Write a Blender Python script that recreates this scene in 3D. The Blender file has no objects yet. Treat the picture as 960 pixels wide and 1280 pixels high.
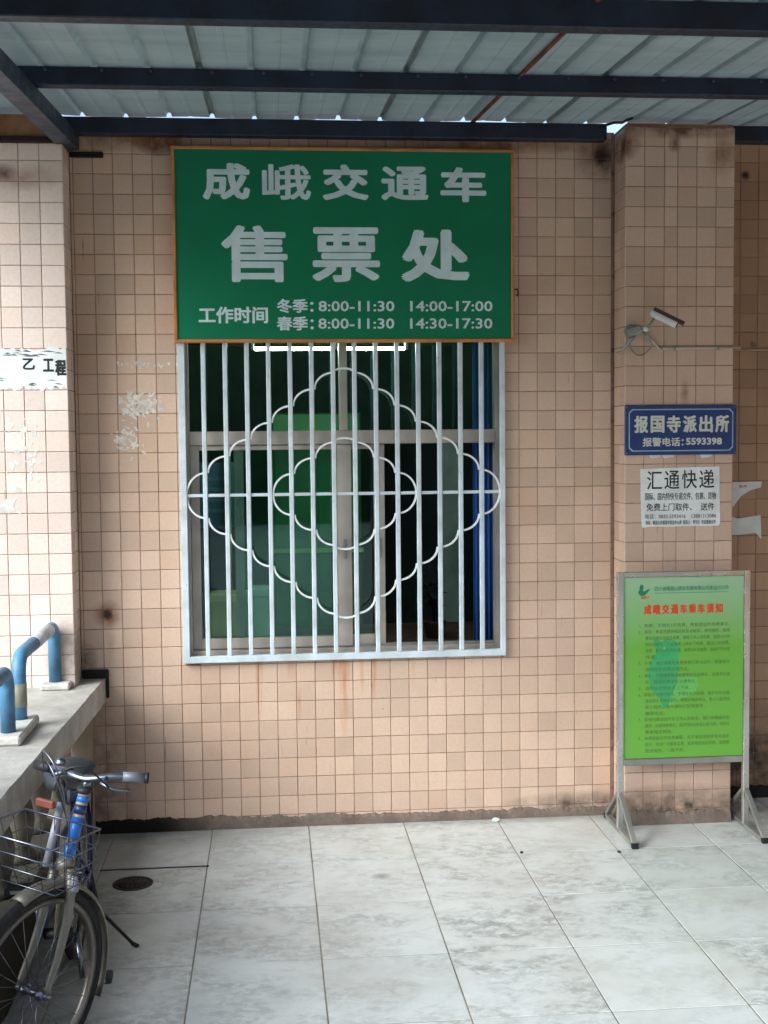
import bpy, math, random
from mathutils import Vector, Matrix
random.seed(7)
S = bpy.context.scene
COL = S.collection
R = math.radians

# ---------------------------------------------------------------- camera
cam = bpy.data.cameras.new('camera')
cam.sensor_fit = 'VERTICAL'; cam.sensor_height = 24.0
cam.lens = 1538.1 / 1280 * 24.0
cam.clip_start = 0.05; cam.clip_end = 2000
camo = bpy.data.objects.new('camera', cam); COL.objects.link(camo)
camo.location = (-1.7911, -6.3607, 2.0233)
camo.rotation_euler = (1.511321, 0.009794, -0.092303)
S.camera = camo

# ---------------------------------------------------------------- sky, sun, exposure
SUN_EL, SUN_AZ = R(35), R(235)          # azimuth clockwise from +Y: the light comes from the front left
W = bpy.data.worlds.new('World'); S.world = W; W.use_nodes = True
nt = W.node_tree; nt.nodes.clear()
sk = nt.nodes.new('ShaderNodeTexSky'); sk.sky_type = 'NISHITA'; sk.sun_disc = False
sk.sun_elevation = SUN_EL; sk.sun_rotation = SUN_AZ; sk.air_density = 1.0; sk.dust_density = 4.0; sk.ozone_density = 1.0
hs = nt.nodes.new('ShaderNodeHueSaturation'); hs.inputs['Saturation'].default_value = 0.75
bg = nt.nodes.new('ShaderNodeBackground'); bg.inputs['Strength'].default_value = 0.14
wo = nt.nodes.new('ShaderNodeOutputWorld')
nt.links.new(sk.outputs[0], hs.inputs['Color']); ov = nt.nodes.new('ShaderNodeMixRGB'); ov.blend_type = 'MULTIPLY'; ov.inputs[0].default_value = 1; ov.inputs[2].default_value = (.90, 1.0, 1.12, 1)   # cool overcast sky
nt.links.new(hs.outputs[0], ov.inputs[1]); nt.links.new(ov.outputs[0], bg.inputs[0]); nt.links.new(bg.outputs[0], wo.inputs[0])
sl = bpy.data.lights.new('sun', 'SUN'); sl.energy = 1.5; sl.angle = R(40); sl.color = (0.93, 0.99, 1.0)
so = bpy.data.objects.new('sun', sl); COL.objects.link(so)
sd = Vector((math.sin(SUN_AZ) * math.cos(SUN_EL), math.cos(SUN_AZ) * math.cos(SUN_EL), math.sin(SUN_EL)))
so.rotation_euler = sd.to_track_quat('Z', 'Y').to_euler(); so.location = (-6, -10, 8)
S.view_settings.view_transform = 'Standard'; S.view_settings.look = 'None'
S.view_settings.exposure = 1.16; S.view_settings.gamma = 1.0; S.view_settings.use_curve_mapping = False

# ---------------------------------------------------------------- material helpers
def srgb(r, g, b):
    f = lambda c: (c / 255 / 12.92) if c <= 10 else ((c / 255 + 0.055) / 1.055) ** 2.4
    return (f(r), f(g), f(b), 1)

class NM:
    """small node-graph builder"""
    def __init__(s, name):
        s.m = bpy.data.materials.new(name); s.m.use_nodes = True
        s.t = s.m.node_tree; s.t.nodes.clear()
        s.out = s.t.nodes.new('ShaderNodeOutputMaterial')
    def n(s, kind, **kw):
        nd = s.t.nodes.new('ShaderNode' + kind)
        for k, v in kw.items():
            if k.startswith('i_'):
                key = k[2:]
                nd.inputs[int(key) if key.isdigit() else key.replace('_', ' ')].default_value = v
            else: setattr(nd, k, v)
        return nd
    def l(s, a, b): s.t.links.new(a, b)
    def val(s, sock, v):
        if isinstance(v, (int, float, tuple)): sock.default_value = v
        else: s.l(v, sock)
    def pos(s): return s.n('NewGeometry').outputs['Position']
    def objc(s): return s.n('TexCoord').outputs['Object']
    def mapped(s, vec, scale=(1, 1, 1), loc=(0, 0, 0), rot=(0, 0, 0)):
        m = s.n('Mapping'); m.inputs['Scale'].default_value = scale; m.inputs['Location'].default_value = loc
        m.inputs['Rotation'].default_value = rot; s.l(vec, m.inputs['Vector']); return m.outputs[0]
    def noise(s, vec, scale, detail=3, rough=.55, dist=0):
        nn = s.n('TexNoise'); nn.inputs['Scale'].default_value = scale; nn.inputs['Detail'].default_value = detail
        nn.inputs['Roughness'].default_value = rough; nn.inputs['Distortion'].default_value = dist
        s.l(vec, nn.inputs['Vector']); return nn.outputs[0]
    def rng(s, v, a, b, c=0., d=1.):
        m = s.n('MapRange'); m.clamp = True
        s.val(m.inputs[0], v)
        for i, x in zip((1, 2, 3, 4), (a, b, c, d)): m.inputs[i].default_value = x
        return m.outputs[0]
    def math(s, op, a, b=0.):
        m = s.n('Math'); m.operation = op; s.val(m.inputs[0], a); s.val(m.inputs[1], b); return m.outputs[0]
    def mix(s, fac, a, b, mode='MIX'):
        m = s.n('MixRGB'); m.blend_type = mode; s.val(m.inputs[0], fac); s.val(m.inputs[1], a); s.val(m.inputs[2], b); return m.outputs[0]
    def spot(s, c, rad, power=1.0):
        """soft mask centred at world point c with radii rad, 1 in the middle, 0 outside"""
        sub = s.n('VectorMath'); sub.operation = 'SUBTRACT'; s.l(s.pos(), sub.inputs[0]); sub.inputs[1].default_value = c
        mul = s.n('VectorMath'); mul.operation = 'MULTIPLY'; s.l(sub.outputs[0], mul.inputs[0]); mul.inputs[1].default_value = tuple(1 / r for r in rad)
        ln = s.n('VectorMath'); ln.operation = 'LENGTH'; s.l(mul.outputs[0], ln.inputs[0])
        v = s.rng(ln.outputs['Value'], 1.0, 0.0)
        return s.math('POWER', v, power) if power != 1 else v
    def bump(s, h, strength=.3, dist=.002):
        b = s.n('Bump'); b.inputs['Strength'].default_value = strength; b.inputs['Distance'].default_value = dist
        s.l(h, b.inputs['Height']); return b.outputs[0]
    def finish(s, color, rough=.5, metal=0., spec=.5, normal=None, coat=0., alpha=None, trans=0.):
        p = s.n('BsdfPrincipled')
        s.val(p.inputs['Base Color'], color); s.val(p.inputs['Roughness'], rough); s.val(p.inputs['Metallic'], metal)
        p.inputs['Specular IOR Level'].default_value = spec; p.inputs['Coat Weight'].default_value = coat
        if normal is not None: s.l(normal, p.inputs['Normal'])
        s.l(p.outputs[0], s.out.inputs[0]); return s.m

def simple(name, c, rough=.5, metal=0., nscale=25, amount=.12, bump=.1, spec=.5, coat=0., dirt=None):
    """plain paint / plastic / metal with a little uneven tone, gloss and relief"""
    g = NM(name); v = g.objc()
    n1 = g.noise(v, nscale, 4, .6); n2 = g.noise(v, nscale * .23, 3)
    dark = tuple(x * (1 - amount * 2) for x in c[:3]) + (1,)
    lite = tuple(min(1, x * (1 + amount)) for x in c[:3]) + (1,)
    col = g.mix(g.rng(n2, .35, .65), dark, lite)
    if dirt: col = g.mix(g.rng(n1, .52, .75, 0, .8), col, dirt)
    return g.finish(col, g.rng(n1, .3, .7, max(.02, rough - .1), min(1, rough + .12)), metal, spec, g.bump(n1, bump, .002), coat)

BLACK = srgb(18, 16, 14)
def tile_mat(name, base, per='object', stains_shade=(), streaks=(), grime=1.0, rgh=.38):
    g = NM(name); p = g.pos()
    if per == 'object': rnd = g.n('ObjectInfo').outputs['Random']
    else: rnd = g.n('Attribute', attribute_name='tone').outputs['Fac']
    b = base[:3]
    c1 = tuple(x * .86 for x in b) + (1,); c2 = tuple(x * 1.08 for x in b) + (1,)
    c3 = (b[0] * .95, b[1] * .88, b[2] * .84, 1)
    col = g.mix(rnd, c1, c2)
    r2 = g.math('FRACT', g.math('MULTIPLY', rnd, 7.31))
    col = g.mix(g.rng(r2, .75, 1, 0, .6), col, c3)
    big = g.noise(p, 1.3, 4, .6)
    col = g.mix(g.rng(big, .42, .72, 0, .25 * grime), col, srgb(150, 112, 84))
    fine = g.noise(p, 55, 4, .65)
    col = g.mix(g.rng(fine, .4, .75, 0, .22), col, srgb(176, 138, 112))
    # run-down marks: thin vertical drips and small chips
    drip = g.noise(g.mapped(p, (46, 46, 3.2)), 1.0, 2, .5)
    gate = g.noise(p, 3.1, 2)
    col = g.mix(g.math('MULTIPLY', g.rng(drip, .70, .75, 0, .75), g.rng(gate, .5, .6)), col, srgb(110, 70, 44))
    chip = g.noise(g.mapped(p, (30, 30, 17)), 1.0, 3, .6)
    col = g.mix(g.rng(chip, .735, .76, 0, .8 * grime), col, srgb(84, 58, 46))
    for c, rad, tint, amt, pw in stains_shade:
        m = g.spot(c, rad, pw)
        wob = g.rng(g.noise(p, 11, 4, .6), .3, .7, .25, 1.25)
        col = g.mix(g.math('MINIMUM', g.math('MULTIPLY', g.math('MULTIPLY', m, wob), amt), .97), col, tint)
    for x, w, ztop, zlen, amt in streaks:      # rust runs below the grille
        m = g.spot((x, 0, ztop), (w, .5, zlen), .8)
        wob = g.rng(g.noise(g.mapped(p, (40, 1, 5)), 1, 3), .35, .65, .2, 1)
        col = g.mix(g.math('MULTIPLY', g.math('MULTIPLY', m, wob), amt), col, srgb(176, 104, 40))
    h = g.noise(p, 22, 3, .5)
    return g.finish(col, g.rng(fine, .3, .7, rgh - .1, rgh + .2), 0, .45, g.bump(h, .25, .0015))

def print_mat(name, c, rough=.45): return simple(name, c, rough, 0, 40, .06, .03)

# ---------------------------------------------------------------- object helpers
def tag(o, label=None, cat=None, group=None, kind=None):
    for k, v in (('label', label), ('category', cat), ('group', group), ('kind', kind)):
        if v: o[k] = v
    return o

def thing(name, label, cat, loc, group=None, kind=None):
    o = bpy.data.objects.new(name, None); COL.objects.link(o); o.location = loc; o.empty_display_size = .1
    return tag(o, label, cat, group, kind)

def wloc(o):
    v = Vector((0, 0, 0))
    while o is not None: v += o.location; o = o.parent
    return v

class MB:
    """collects shapes given in world coordinates, builds ONE mesh object"""
    def __init__(s): s.v = []; s.f = []; s.sm = []; s.tone = []
    def add(s, vs, fs, smooth=False, tone=0.):
        k = len(s.v); s.v += [tuple(x) for x in vs]; s.f += [tuple(i + k for i in f) for f in fs]
        s.sm += [smooth] * len(fs); s.tone += [tone] * len(fs); return s
    def box(s, x0, x1, y0, y1, z0, z1, c=0., tone=0.):
        if x0 > x1: x0, x1 = x1, x0
        if y0 > y1: y0, y1 = y1, y0
        if z0 > z1: z0, z1 = z1, z0
        if c <= 0:
            vs = [(x, y, z) for x in (x0, x1) for y in (y0, y1) for z in (z0, z1)]
            fs = [(0, 1, 3, 2), (4, 6, 7, 5), (0, 4, 5, 1), (2, 3, 7, 6), (0, 2, 6, 4), (1, 5, 7, 3)]
            return s.add(vs, fs, tone=tone)
        return s.obox((( x0 + x1) / 2, (y0 + y1) / 2, (z0 + z1) / 2), (1, 0, 0), (0, 1, 0), (0, 0, 1), (x1 - x0) / 2, (y1 - y0) / 2, (z1 - z0) / 2, c, tone)
    def obox(s, ctr, X, Y, Z, a, b, h, c=.003, tone=0.):
        """chamfered oriented box"""
        ctr, X, Y, Z = Vector(ctr), Vector(X), Vector(Y), Vector(Z)
        c = min(c, a * .49, b * .49, h * .49); vs = []; idx = {}
        for sx in (-1, 1):
            for sy in (-1, 1):
                for sz in (-1, 1):
                    for k, (da, db, dh) in enumerate(((0, c, c), (c, 0, c), (c, c, 0))):
                        idx[(sx, sy, sz, k)] = len(vs)
                        vs.append(ctr + X * sx * (a - da) + Y * sy * (b - db) + Z * sz * (h - dh))
        fs = []
        def q(*t): fs.append(tuple(idx[i] for i in t))
        for sg in (-1, 1):
            q((sg, -1, -1, 0), (sg, 1, -1, 0), (sg, 1, 1, 0), (sg, -1, 1, 0))
            q((-1, sg, -1, 1), (1, sg, -1, 1), (1, sg, 1, 1), (-1, sg, 1, 1))
            q((-1, -1, sg, 2), (1, -1, sg, 2), (1, 1, sg, 2), (-1, 1, sg, 2))
            for sh in (-1, 1):
                q((-1, sg, sh, 1), (1, sg, sh, 1), (1, sg, sh, 2), (-1, sg, sh, 2))
                q((sg, -1, sh, 0), (sg, 1, sh, 0), (sg, 1, sh, 2), (sg, -1, sh, 2))
                q((sg, sh, -1, 0), (sg, sh, 1, 0), (sg, sh, 1, 1), (sg, sh, -1, 1))
                for sk_ in (-1, 1): 
                    if True:
                        q((sg, sh, sk_, 0), (sg, sh, sk_, 1), (sg, sh, sk_, 2))
        return s.add(vs, fs, tone=tone)
    def tube(s, pts, r, n=10, closed=False, flat=None, smooth=True, caps=True):
        """round (or flat=(half_w, half_h)) tube along points; r may be a list"""
        P = [Vector(p) for p in pts]; m = len(P); vs = []; fs = []
        up = None
        for i, p in enumerate(P):
            a = P[(i - 1) % m] if (closed or i > 0) else P[i]
            b = P[(i + 1) % m] if (closed or i < m - 1) else P[i]
            t = (b - a).normalized()
            if up is None:
                up = Vector((0, 0, 1)) if abs(t.z) < .9 else Vector((0, 1, 0))
            u = up - t * up.dot(t)
            if u.length < 1e-4: u = Vector((1, 0, 0)) - t * t.x
            u.normalize(); w = t.cross(u); up = u
            rr = r[i] if isinstance(r, (list, tuple)) else r
            for k in range(n):
                an = 2 * math.pi * k / n
                vs.append(p + (u * math.cos(an) + w * math.sin(an)) * rr)
        for i in range(m if closed else m - 1):
            j = (i + 1) % m
            for k in range(n):
                fs.append((i * n + k, i * n + (k + 1) % n, j * n + (k + 1) % n, j * n + k))
        s.add(vs, fs, smooth)
        if caps and not closed:
            k0 = len(s.v) - m * n
            s.f.append(tuple(k0 + k for k in range(n))[::-1]); s.sm.append(False); s.tone.append(0)
            s.f.append(tuple(k0 + (m - 1) * n + k for k in range(n))); s.sm.append(False); s.tone.append(0)
        return s
    def lathe(s, ctr, prof, n=20, axis=(0, 0, 1), smooth=True):
        ctr = Vector(ctr); A = Vector(axis).normalized()
        U = Vector((1, 0, 0)) if abs(A.x) < .9 else Vector((0, 1, 0)); U = (U - A * U.dot(A)).normalized(); V = A.cross(U)
        vs = []; m = len(prof)
        for r_, h in prof:
            for k in range(n):
                a = 2 * math.pi * k / n; vs.append(ctr + A * h + (U * math.cos(a) + V * math.sin(a)) * r_)
        fs = [(i * n + k, i * n + (k + 1) % n, (i + 1) * n + (k + 1) % n, (i + 1) * n + k) for i in range(m - 1) for k in range(n)]
        fs += [tuple(range(n))[::-1], tuple((m - 1) * n + k for k in range(n))]
        return s.add(vs, fs, smooth)
    def prism_y(s, poly, y0, y1):
        """polygon of (x, z) extruded from y0 to y1"""
        n = len(poly); vs = [(x, y0, z) for x, z in poly] + [(x, y1, z) for x, z in poly]
        fs = [tuple(range(n)), tuple(range(2 * n - 1, n - 1, -1))] + [(i, i + n, (i + 1) % n + n, (i + 1) % n) for i in range(n)]
        return s.add(vs, fs)
    def prism_x(s, poly, x0, x1):
        n = len(poly); vs = [(x0, y, z) for y, z in poly] + [(x1, y, z) for y, z in poly]
        fs = [tuple(range(n)), tuple(range(2 * n - 1, n - 1, -1))] + [(i, i + n, (i + 1) % n + n, (i + 1) % n) for i in range(n)]
        return s.add(vs, fs)
    def build(s, name, mat, parent=None, recalc=True, **kw):
        xs, ys, zs = zip(*s.v)
        o0 = Vector(((min(xs) + max(xs)) / 2, (min(ys) + max(ys)) / 2, min(zs)))
        me = bpy.data.meshes.new(name)
        me.from_pydata([tuple(Vector(v) - o0) for v in s.v], [], s.f)
        me.polygons.foreach_set('use_smooth', s.sm)
        if any(s.tone):
            at = me.attributes.new('tone', 'FLOAT', 'FACE'); at.data.foreach_set('value', s.tone)
        me.materials.append(mat); me.update()
        if recalc:
            import bmesh
            bm = bmesh.new(); bm.from_mesh(me); bmesh.ops.recalc_face_normals(bm, faces=bm.faces); bm.to_mesh(me); bm.free()
        o = bpy.data.objects.new(name, me); COL.objects.link(o)
        if parent: o.parent = parent; o.location = o0 - wloc(parent)
        else: o.location = o0
        return tag(o, **kw)

def text(s, box, y, mat, parent, name='lettering', bold=0., yoff=.0001, keep=False, rot=0., shear=0., **kw):
    """printed lettering facing -Y, fitted to the box (x0, x1, z0, z1) in the plane at y"""
    c = bpy.data.curves.new('glyphs', 'FONT'); c.body = s; c.size = 1; c.resolution_u = 2
    t = bpy.data.objects.new('glyphs', c); COL.objects.link(t)
    me = bpy.data.meshes.new_from_object(t.evaluated_get(bpy.context.evaluated_depsgraph_get()))
    V = [v.co.copy() for v in me.vertices]; F = [tuple(p.vertices) for p in me.polygons]
    bpy.data.objects.remove(t); bpy.data.curves.remove(c); bpy.data.meshes.remove(me)
    x0, x1, z0, z1 = box
    ax, bx = min(v.x for v in V), max(v.x for v in V); ay, by = min(v.y for v in V), max(v.y for v in V)
    b = bold * (z1 - z0)
    sx = (x1 - x0 - 2 * b) / (bx - ax); sz = (z1 - z0 - 2 * b) / (by - ay) if by > ay else 1
    if keep: sz = sx
    mb = MB()
    offs = [(0, 0)] if b == 0 else [(0, 0), (b, 0), (-b, 0), (0, b * .8), (0, -b * .8), (b * .7, b * .7), (-b * .7, b * .7), (b * .7, -b * .7), (-b * .7, -b * .7)]
    for k, (dx, dz) in enumerate(offs):
        mb.add([(x0 + b + (v.x - ax) * sx + dx, y - k * .00006, z0 + b + (v.y - ay) * sz + dz + shear * (v.x - ax) * sx) for v in V], F)
    return mb.build(name, mat, parent, recalc=False, **kw)

# ---------------------------------------------------------------- materials
TILE = srgb(208, 181, 160)
rust = srgb(96, 48, 18); dk = srgb(30, 20, 14); olive_dark = srgb(40, 36, 24)  # the last is a plain dark olive for darkened feet and corners
wall_stains = [((-2.634, 0, 1.14), (.085, .3, .085), srgb(120, 70, 30), 1.3, 1.0), ((-2.634, 0, 1.14), (.030, .3, .032), dk, 1.3, .7),
               ((-2.62, 0, .96), (.03, .3, .2), srgb(140, 90, 50), .35, 1),
               ((-2.75, 0, .25), (.34, .5, .62), srgb(60, 52, 36), .9, 1.1), ((-2.76, 0, .90), (.08, .4, .12), olive_dark, 1.1, .9),
               ((-.05, 0, 3.47), (.16, .3, .14), rust, 1.2, .9), ((-.04, 0, 3.47), (.06, .3, .09), dk, 1.3, .8),
               ((-2.33, 0, 3.53), (.13, .3, .08), srgb(84, 48, 22), 1.5, .6), ((-2.5, 0, 3.54), (.4, .3, .07), srgb(130, 92, 50), 1, .7),
               ((-.6, 0, 3.53), (.7, .3, .05), srgb(120, 78, 44), .9, .7), ((-.72, 0, 2.83), (.9, .2, .05), srgb(140, 100, 70), .2, .7),
               ((-.12, 0, .07), (.5, .3, .07), olive_dark, .9, .8)]
wall_streaks = [(-1.865, .022, .84, .30, .9), (-1.70, .03, .86, .10, .5), (-1.475, .02, .86, .14, .7), (-1.425, .035, .86, .42, 1.0),
                (-1.33, .016, .86, .2, .6), (-1.27, .02, .86, .22, .8), (-1.66, .012, .64, .12, .6), (-1.06, .02, .86, .16, .35)]
M = {}
M['tile'] = tile_mat('wall_tile_glaze', TILE, 'object', wall_stains, wall_streaks)
M['tile_joined'] = tile_mat('wall_tile_glaze_joined', TILE, 'attr', wall_stains, wall_streaks)
pil_st = [((.0, -.2, 3.5), (.10, .25, .10), rust, 1.4, .7), ((.27, -.2, 3.50), (.04, .1, .05), srgb(100, 60, 40), 1.2, .8),
          ((.3, -.2, 3.58), (.5, .1, .06), srgb(100, 60, 36), 1.4, .7), ((.30, -.2, .06), (.5, .2, .16), olive_dark, 1.1, .7),  # dark spot at the pillar's foot combines dirt and painted shade
          ((.52, -.2, 3.45), (.1, .1, .12), srgb(130, 88, 54), .9, .8), ((.33, -.2, 2.23), (.03, .05, .12), srgb(120, 80, 60), .8, 1)]
M['pillar_tile'] = tile_mat('pillar_tile_glaze', srgb(206, 179, 160), 'object', pil_st, ())
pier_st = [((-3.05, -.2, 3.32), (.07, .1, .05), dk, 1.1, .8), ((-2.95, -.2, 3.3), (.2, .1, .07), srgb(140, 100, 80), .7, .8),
           ((-2.8, -.1, .95), (.15, .2, .25), olive_dark, .9, .8)]
M['pier_tile'] = tile_mat('pier_tile_glaze', srgb(226, 210, 200), 'object', pier_st, (), .6)  # lighter glaze paints in the stronger light on the pier
rec_st = [((.80, .2, 3.43), (.03, .1, .03), dk, 1.5, .6), ((.85, .2, 2.52), (.02, .1, .02), dk, 1.5, .6), ((.7, .2, .2), (.6, .3, .4), olive_dark, 1.2, .8)]  # last spot darkens the wall towards its foot
M['recess_tile'] = tile_mat('recess_tile_glaze', srgb(176, 142, 114), 'object', rec_st, (), 1.3)  # darker glaze paints in the shade of the recess

def grout_mat(name, c1, c2):
    g = NM(name); p = g.pos()
    col = g.mix(g.rng(g.noise(p, 3, 4), .35, .65), c1, c2)
    col = g.mix(g.rng(g.noise(p, 24, 3), .5, .68, 0, .6), col, srgb(60, 44, 36))
    return g.finish(col, .95, 0, .1, g.bump(g.noise(p, 150, 3), .4, .001))
M['grout'] = grout_mat('grout', srgb(126, 98, 86), srgb(162, 136, 122))
M['grout_light'] = grout_mat('grout_light', srgb(136, 112, 102), srgb(166, 142, 130))

def cement_mat(name, c, c2, sc=6, r=.92, stains_shade=()):
    g = NM(name); p = g.pos()
    col = g.mix(g.rng(g.noise(p, sc, 5, .65), .32, .68), c, c2)
    col = g.mix(g.rng(g.noise(p, sc * 9, 4, .6), .45, .8, 0, .5), col, tuple(x * .55 for x in c[:3]) + (1,))
    for c_, rad, tint, amt, pw in stains_shade: col = g.mix(g.math('MINIMUM', g.math('MULTIPLY', g.spot(c_, rad, pw), amt), .96), col, tint)
    return g.finish(col, r, 0, .25, g.bump(g.noise(p, 60, 5, .7), .6, .004))
M['cement'] = cement_mat('skirting_cement', srgb(104, 92, 84), srgb(132, 118, 106), 9, .9, [((-2.6, 0, 0), (.5, .4, .2), srgb(22, 20, 17), 1.6, .8)])
M['plaster'] = cement_mat('stained_plaster', srgb(168, 128, 98), srgb(120, 84, 58), 4)
M['concrete'] = cement_mat('ledge_concrete', srgb(186, 184, 178), srgb(150, 146, 138), 5)
M['concrete_dark'] = cement_mat('baluster_concrete', srgb(138, 132, 122), srgb(84, 80, 70), 5, .92, [((-2.9, -2.4, 0), (.5, 2.6, .42), srgb(36, 38, 30), 1.8, .6)])  # darker tone and low dark spot paint the shade behind the bicycle
M['matt_black'] = simple('matt_black_surface', srgb(24, 22, 20), .9, 0, 30, .3, .4)  # plain near-black surface
M['pad'] = cement_mat('pad_cement', srgb(200, 198, 192), srgb(168, 164, 156), 9)

def floor_mat():
    g = NM('floor_tile_glaze'); p = g.pos()
    rnd = g.n('ObjectInfo').outputs['Random']
    off = g.n('VectorMath'); off.operation = 'ADD'
    cmb = g.n('CombineXYZ'); g.l(g.math('MULTIPLY', rnd, 37.), cmb.inputs[0]); g.l(g.math('MULTIPLY', rnd, 91.), cmb.inputs[1])
    g.l(p, off.inputs[0]); g.l(cmb.outputs[0], off.inputs[1]); v = off.outputs[0]
    base = g.mix(rnd, srgb(204, 210, 208), srgb(214, 219, 216))
    cl = g.noise(g.mapped(v, (3.6, 4.6, 1), rot=(0, 0, R(25))), 1.0, 3, .6, .6)
    fn = g.noise(g.mapped(v, (17, 24, 1), rot=(0, 0, R(20))), 1.0, 5, .75, .5)
    m = g.math('MULTIPLY', g.rng(cl, .36, .60), g.rng(fn, .40, .60))
    tv = g.rng(g.math('FRACT', g.math('MULTIPLY', rnd, 5.7)), 0, 1, .35, 1.0)
    col = g.mix(g.math('MULTIPLY', g.math('MULTIPLY', m, tv), .80), base, srgb(132, 136, 132))
    dirt = g.noise(p, 1.7, 5, .65)
    col = g.mix(g.rng(dirt, .44, .70, 0, .42), col, srgb(166, 160, 146))
    sp = g.noise(p, 46, 3, .6)
    col = g.mix(g.rng(sp, .72, .78, 0, .5), col, srgb(96, 90, 84))
    # dirt and painted ledge shade beside the balustrade; dirt along the wall's foot
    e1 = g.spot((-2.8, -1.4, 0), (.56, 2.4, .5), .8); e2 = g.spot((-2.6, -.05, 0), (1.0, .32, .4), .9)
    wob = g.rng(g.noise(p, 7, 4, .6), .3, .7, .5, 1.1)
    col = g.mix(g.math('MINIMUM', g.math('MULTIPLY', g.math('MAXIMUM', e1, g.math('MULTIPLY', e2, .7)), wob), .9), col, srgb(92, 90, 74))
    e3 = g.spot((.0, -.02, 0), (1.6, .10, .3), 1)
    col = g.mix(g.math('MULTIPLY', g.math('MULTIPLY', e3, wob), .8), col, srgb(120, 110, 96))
    bl = g.spot((-1.308, -.79, 0), (.05, .045, .1), .6)
    col = g.mix(g.math('MULTIPLY', bl, .6), col, srgb(80, 76, 70))
    return g.finish(col, g.rng(g.noise(p, 5, 3), .3, .7, .34, .55), 0, .5, g.bump(g.noise(p, 14, 3), .12, .002))
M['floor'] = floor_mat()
M['floor_grout'] = cement_mat('floor_grout', srgb(164, 160, 146), srgb(116, 110, 94), 3)
M['ground'] = cement_mat('ground_paving', srgb(150, 150, 144), srgb(120, 118, 112), 2)

M['steel_dark'] = simple('dark_blue_steel_paint', srgb(26, 36, 56), .5, .1, 30, .25, .2)
M['steel_beam'] = simple('rafter_steel_paint', srgb(52, 64, 82), .5, .1, 12, .2, .2, dirt=srgb(40, 44, 54))
M['rust'] = simple('rusted_rod', srgb(110, 52, 38), .85, 0, 60, .3, .5)
M['black'] = simple('black_rubber', srgb(22, 22, 24), .6, 0, 50, .2, .1)
def bar_paint():
    g = NM('grille_white_paint'); v = g.pos()
    col = g.mix(g.rng(g.noise(v, 9, 4), .35, .7), srgb(202, 216, 224), srgb(178, 188, 192))
    ch = g.noise(g.mapped(v, (60, 60, 22)), 1, 4, .65)
    col = g.mix(g.rng(ch, .68, .73, 0, .75), col, srgb(132, 96, 68))
    return g.finish(col, g.rng(ch, .3, .7, .35, .6), 0, .5, g.bump(ch, .25, .001))
M['white_bar'] = bar_paint()
M['strip'] = simple('scroll_strip_paint', srgb(226, 232, 232), .45, 0, 60, .12, .1)
M['alu'] = simple('aluminium_frame_beige', srgb(178, 168, 156), .5, .1, 14, .12, .1)
M['steel'] = simple('stainless_steel', srgb(196, 196, 190), .22, .8, 9, .12, .05)
M['steel_dull'] = simple('weathered_stainless', srgb(150, 150, 144), .4, .45, 14, .16, .1)
M['gold'] = simple('sign_frame_orange', srgb(198, 132, 74), .45, .1, 20, .15, .05)
M['letter'] = print_mat('sign_letter_white', srgb(206, 226, 230))
M['blue_pipe'] = simple('blue_pipe_paint', srgb(74, 128, 164), .5, 0, 22, .2, .25, dirt=srgb(70, 84, 98))
M['grey_tape'] = simple('grey_tape', srgb(186, 190, 196), .5, 0, 30, .15, .2)
M['paper'] = simple('white_paper', srgb(222, 228, 226), .8, 0, 30, .08, .1)
M['paste'] = simple('paste_residue', srgb(214, 210, 204), .9, 0, 60, .12, .5)
M['paste_wall'] = simple('paste_residue_grey', srgb(210, 206, 198), .9, 0, 60, .12, .5)
M['ink'] = simple('black_ink', srgb(30, 32, 38), .7, 0, 60, .1, .0)
M['ink_grey'] = simple('grey_ink', srgb(96, 104, 108), .7, 0, 60, .1, .0)
M['cctv'] = simple('camera_plastic_white', srgb(205, 208, 206), .4, 0, 30, .08, .05)
M['cctv_grey'] = simple('bracket_grey', srgb(140, 146, 142), .5, .2, 30, .2, .1)
M['shield'] = simple('sunshield_brown', srgb(88, 66, 62), .4, 0, 30, .1, .05)
M['conduit'] = simple('conduit_pvc', srgb(190, 176, 164), .5, 0, 20, .1, .1)
M['sill'] = simple('inner_sill', srgb(150, 144, 136), .7, 0, 14, .15, .2)

# green sign face with a faint weave
def sign_green():
    g = NM('sign_green_face'); v = g.objc()
    col = g.mix(g.rng(g.noise(v, 3, 3), .3, .7), srgb(0, 112, 76), srgb(0, 122, 84))
    ck = g.n('TexChecker'); ck.inputs['Scale'].default_value = 110; g.l(v, ck.inputs['Vector'])
    col = g.mix(g.math('MULTIPLY', ck.outputs['Fac'], .12), col, srgb(0, 84, 56))
    return g.finish(col, .42, 0, .4, g.bump(g.noise(v, 5, 2), .1, .003))
M['sign_green'] = sign_green()
def plate_blue():
    g = NM('plate_blue_face'); v = g.objc()
    col = g.mix(g.rng(g.noise(v, 14, 3), .3, .7), srgb(16, 48, 104), srgb(22, 60, 120))
    col = g.mix(g.rng(g.noise(v, 60, 4), .62, .75, 0, .5), col, srgb(20, 30, 64))
    return g.finish(col, .4, 0, .5)
M['plate_blue'] = plate_blue()
def notice_green():
    g = NM('notice_print_green')         # printed fade from pale sage at the top to lime at the bottom
    sp = g.n('SeparateXYZ'); g.l(g.pos(), sp.inputs[0])
    f = g.rng(sp.outputs['Z'], 1.30, .95)
    col = g.mix(f, srgb(150, 186, 150), srgb(102, 166, 62))
    col = g.mix(g.rng(g.noise(g.pos(), 6, 3), .4, .7, 0, .12), col, srgb(96, 160, 60))
    return g.finish(col, .35, 0, .4)
M['notice_green'] = notice_green()
M['bird_green'] = print_mat('print_bird_green', srgb(56, 160, 96))
M['bird_pale'] = print_mat('print_bird_pale', srgb(96, 176, 84))
M['notice_ink'] = print_mat('print_dark_green_ink', srgb(72, 108, 48))
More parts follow.
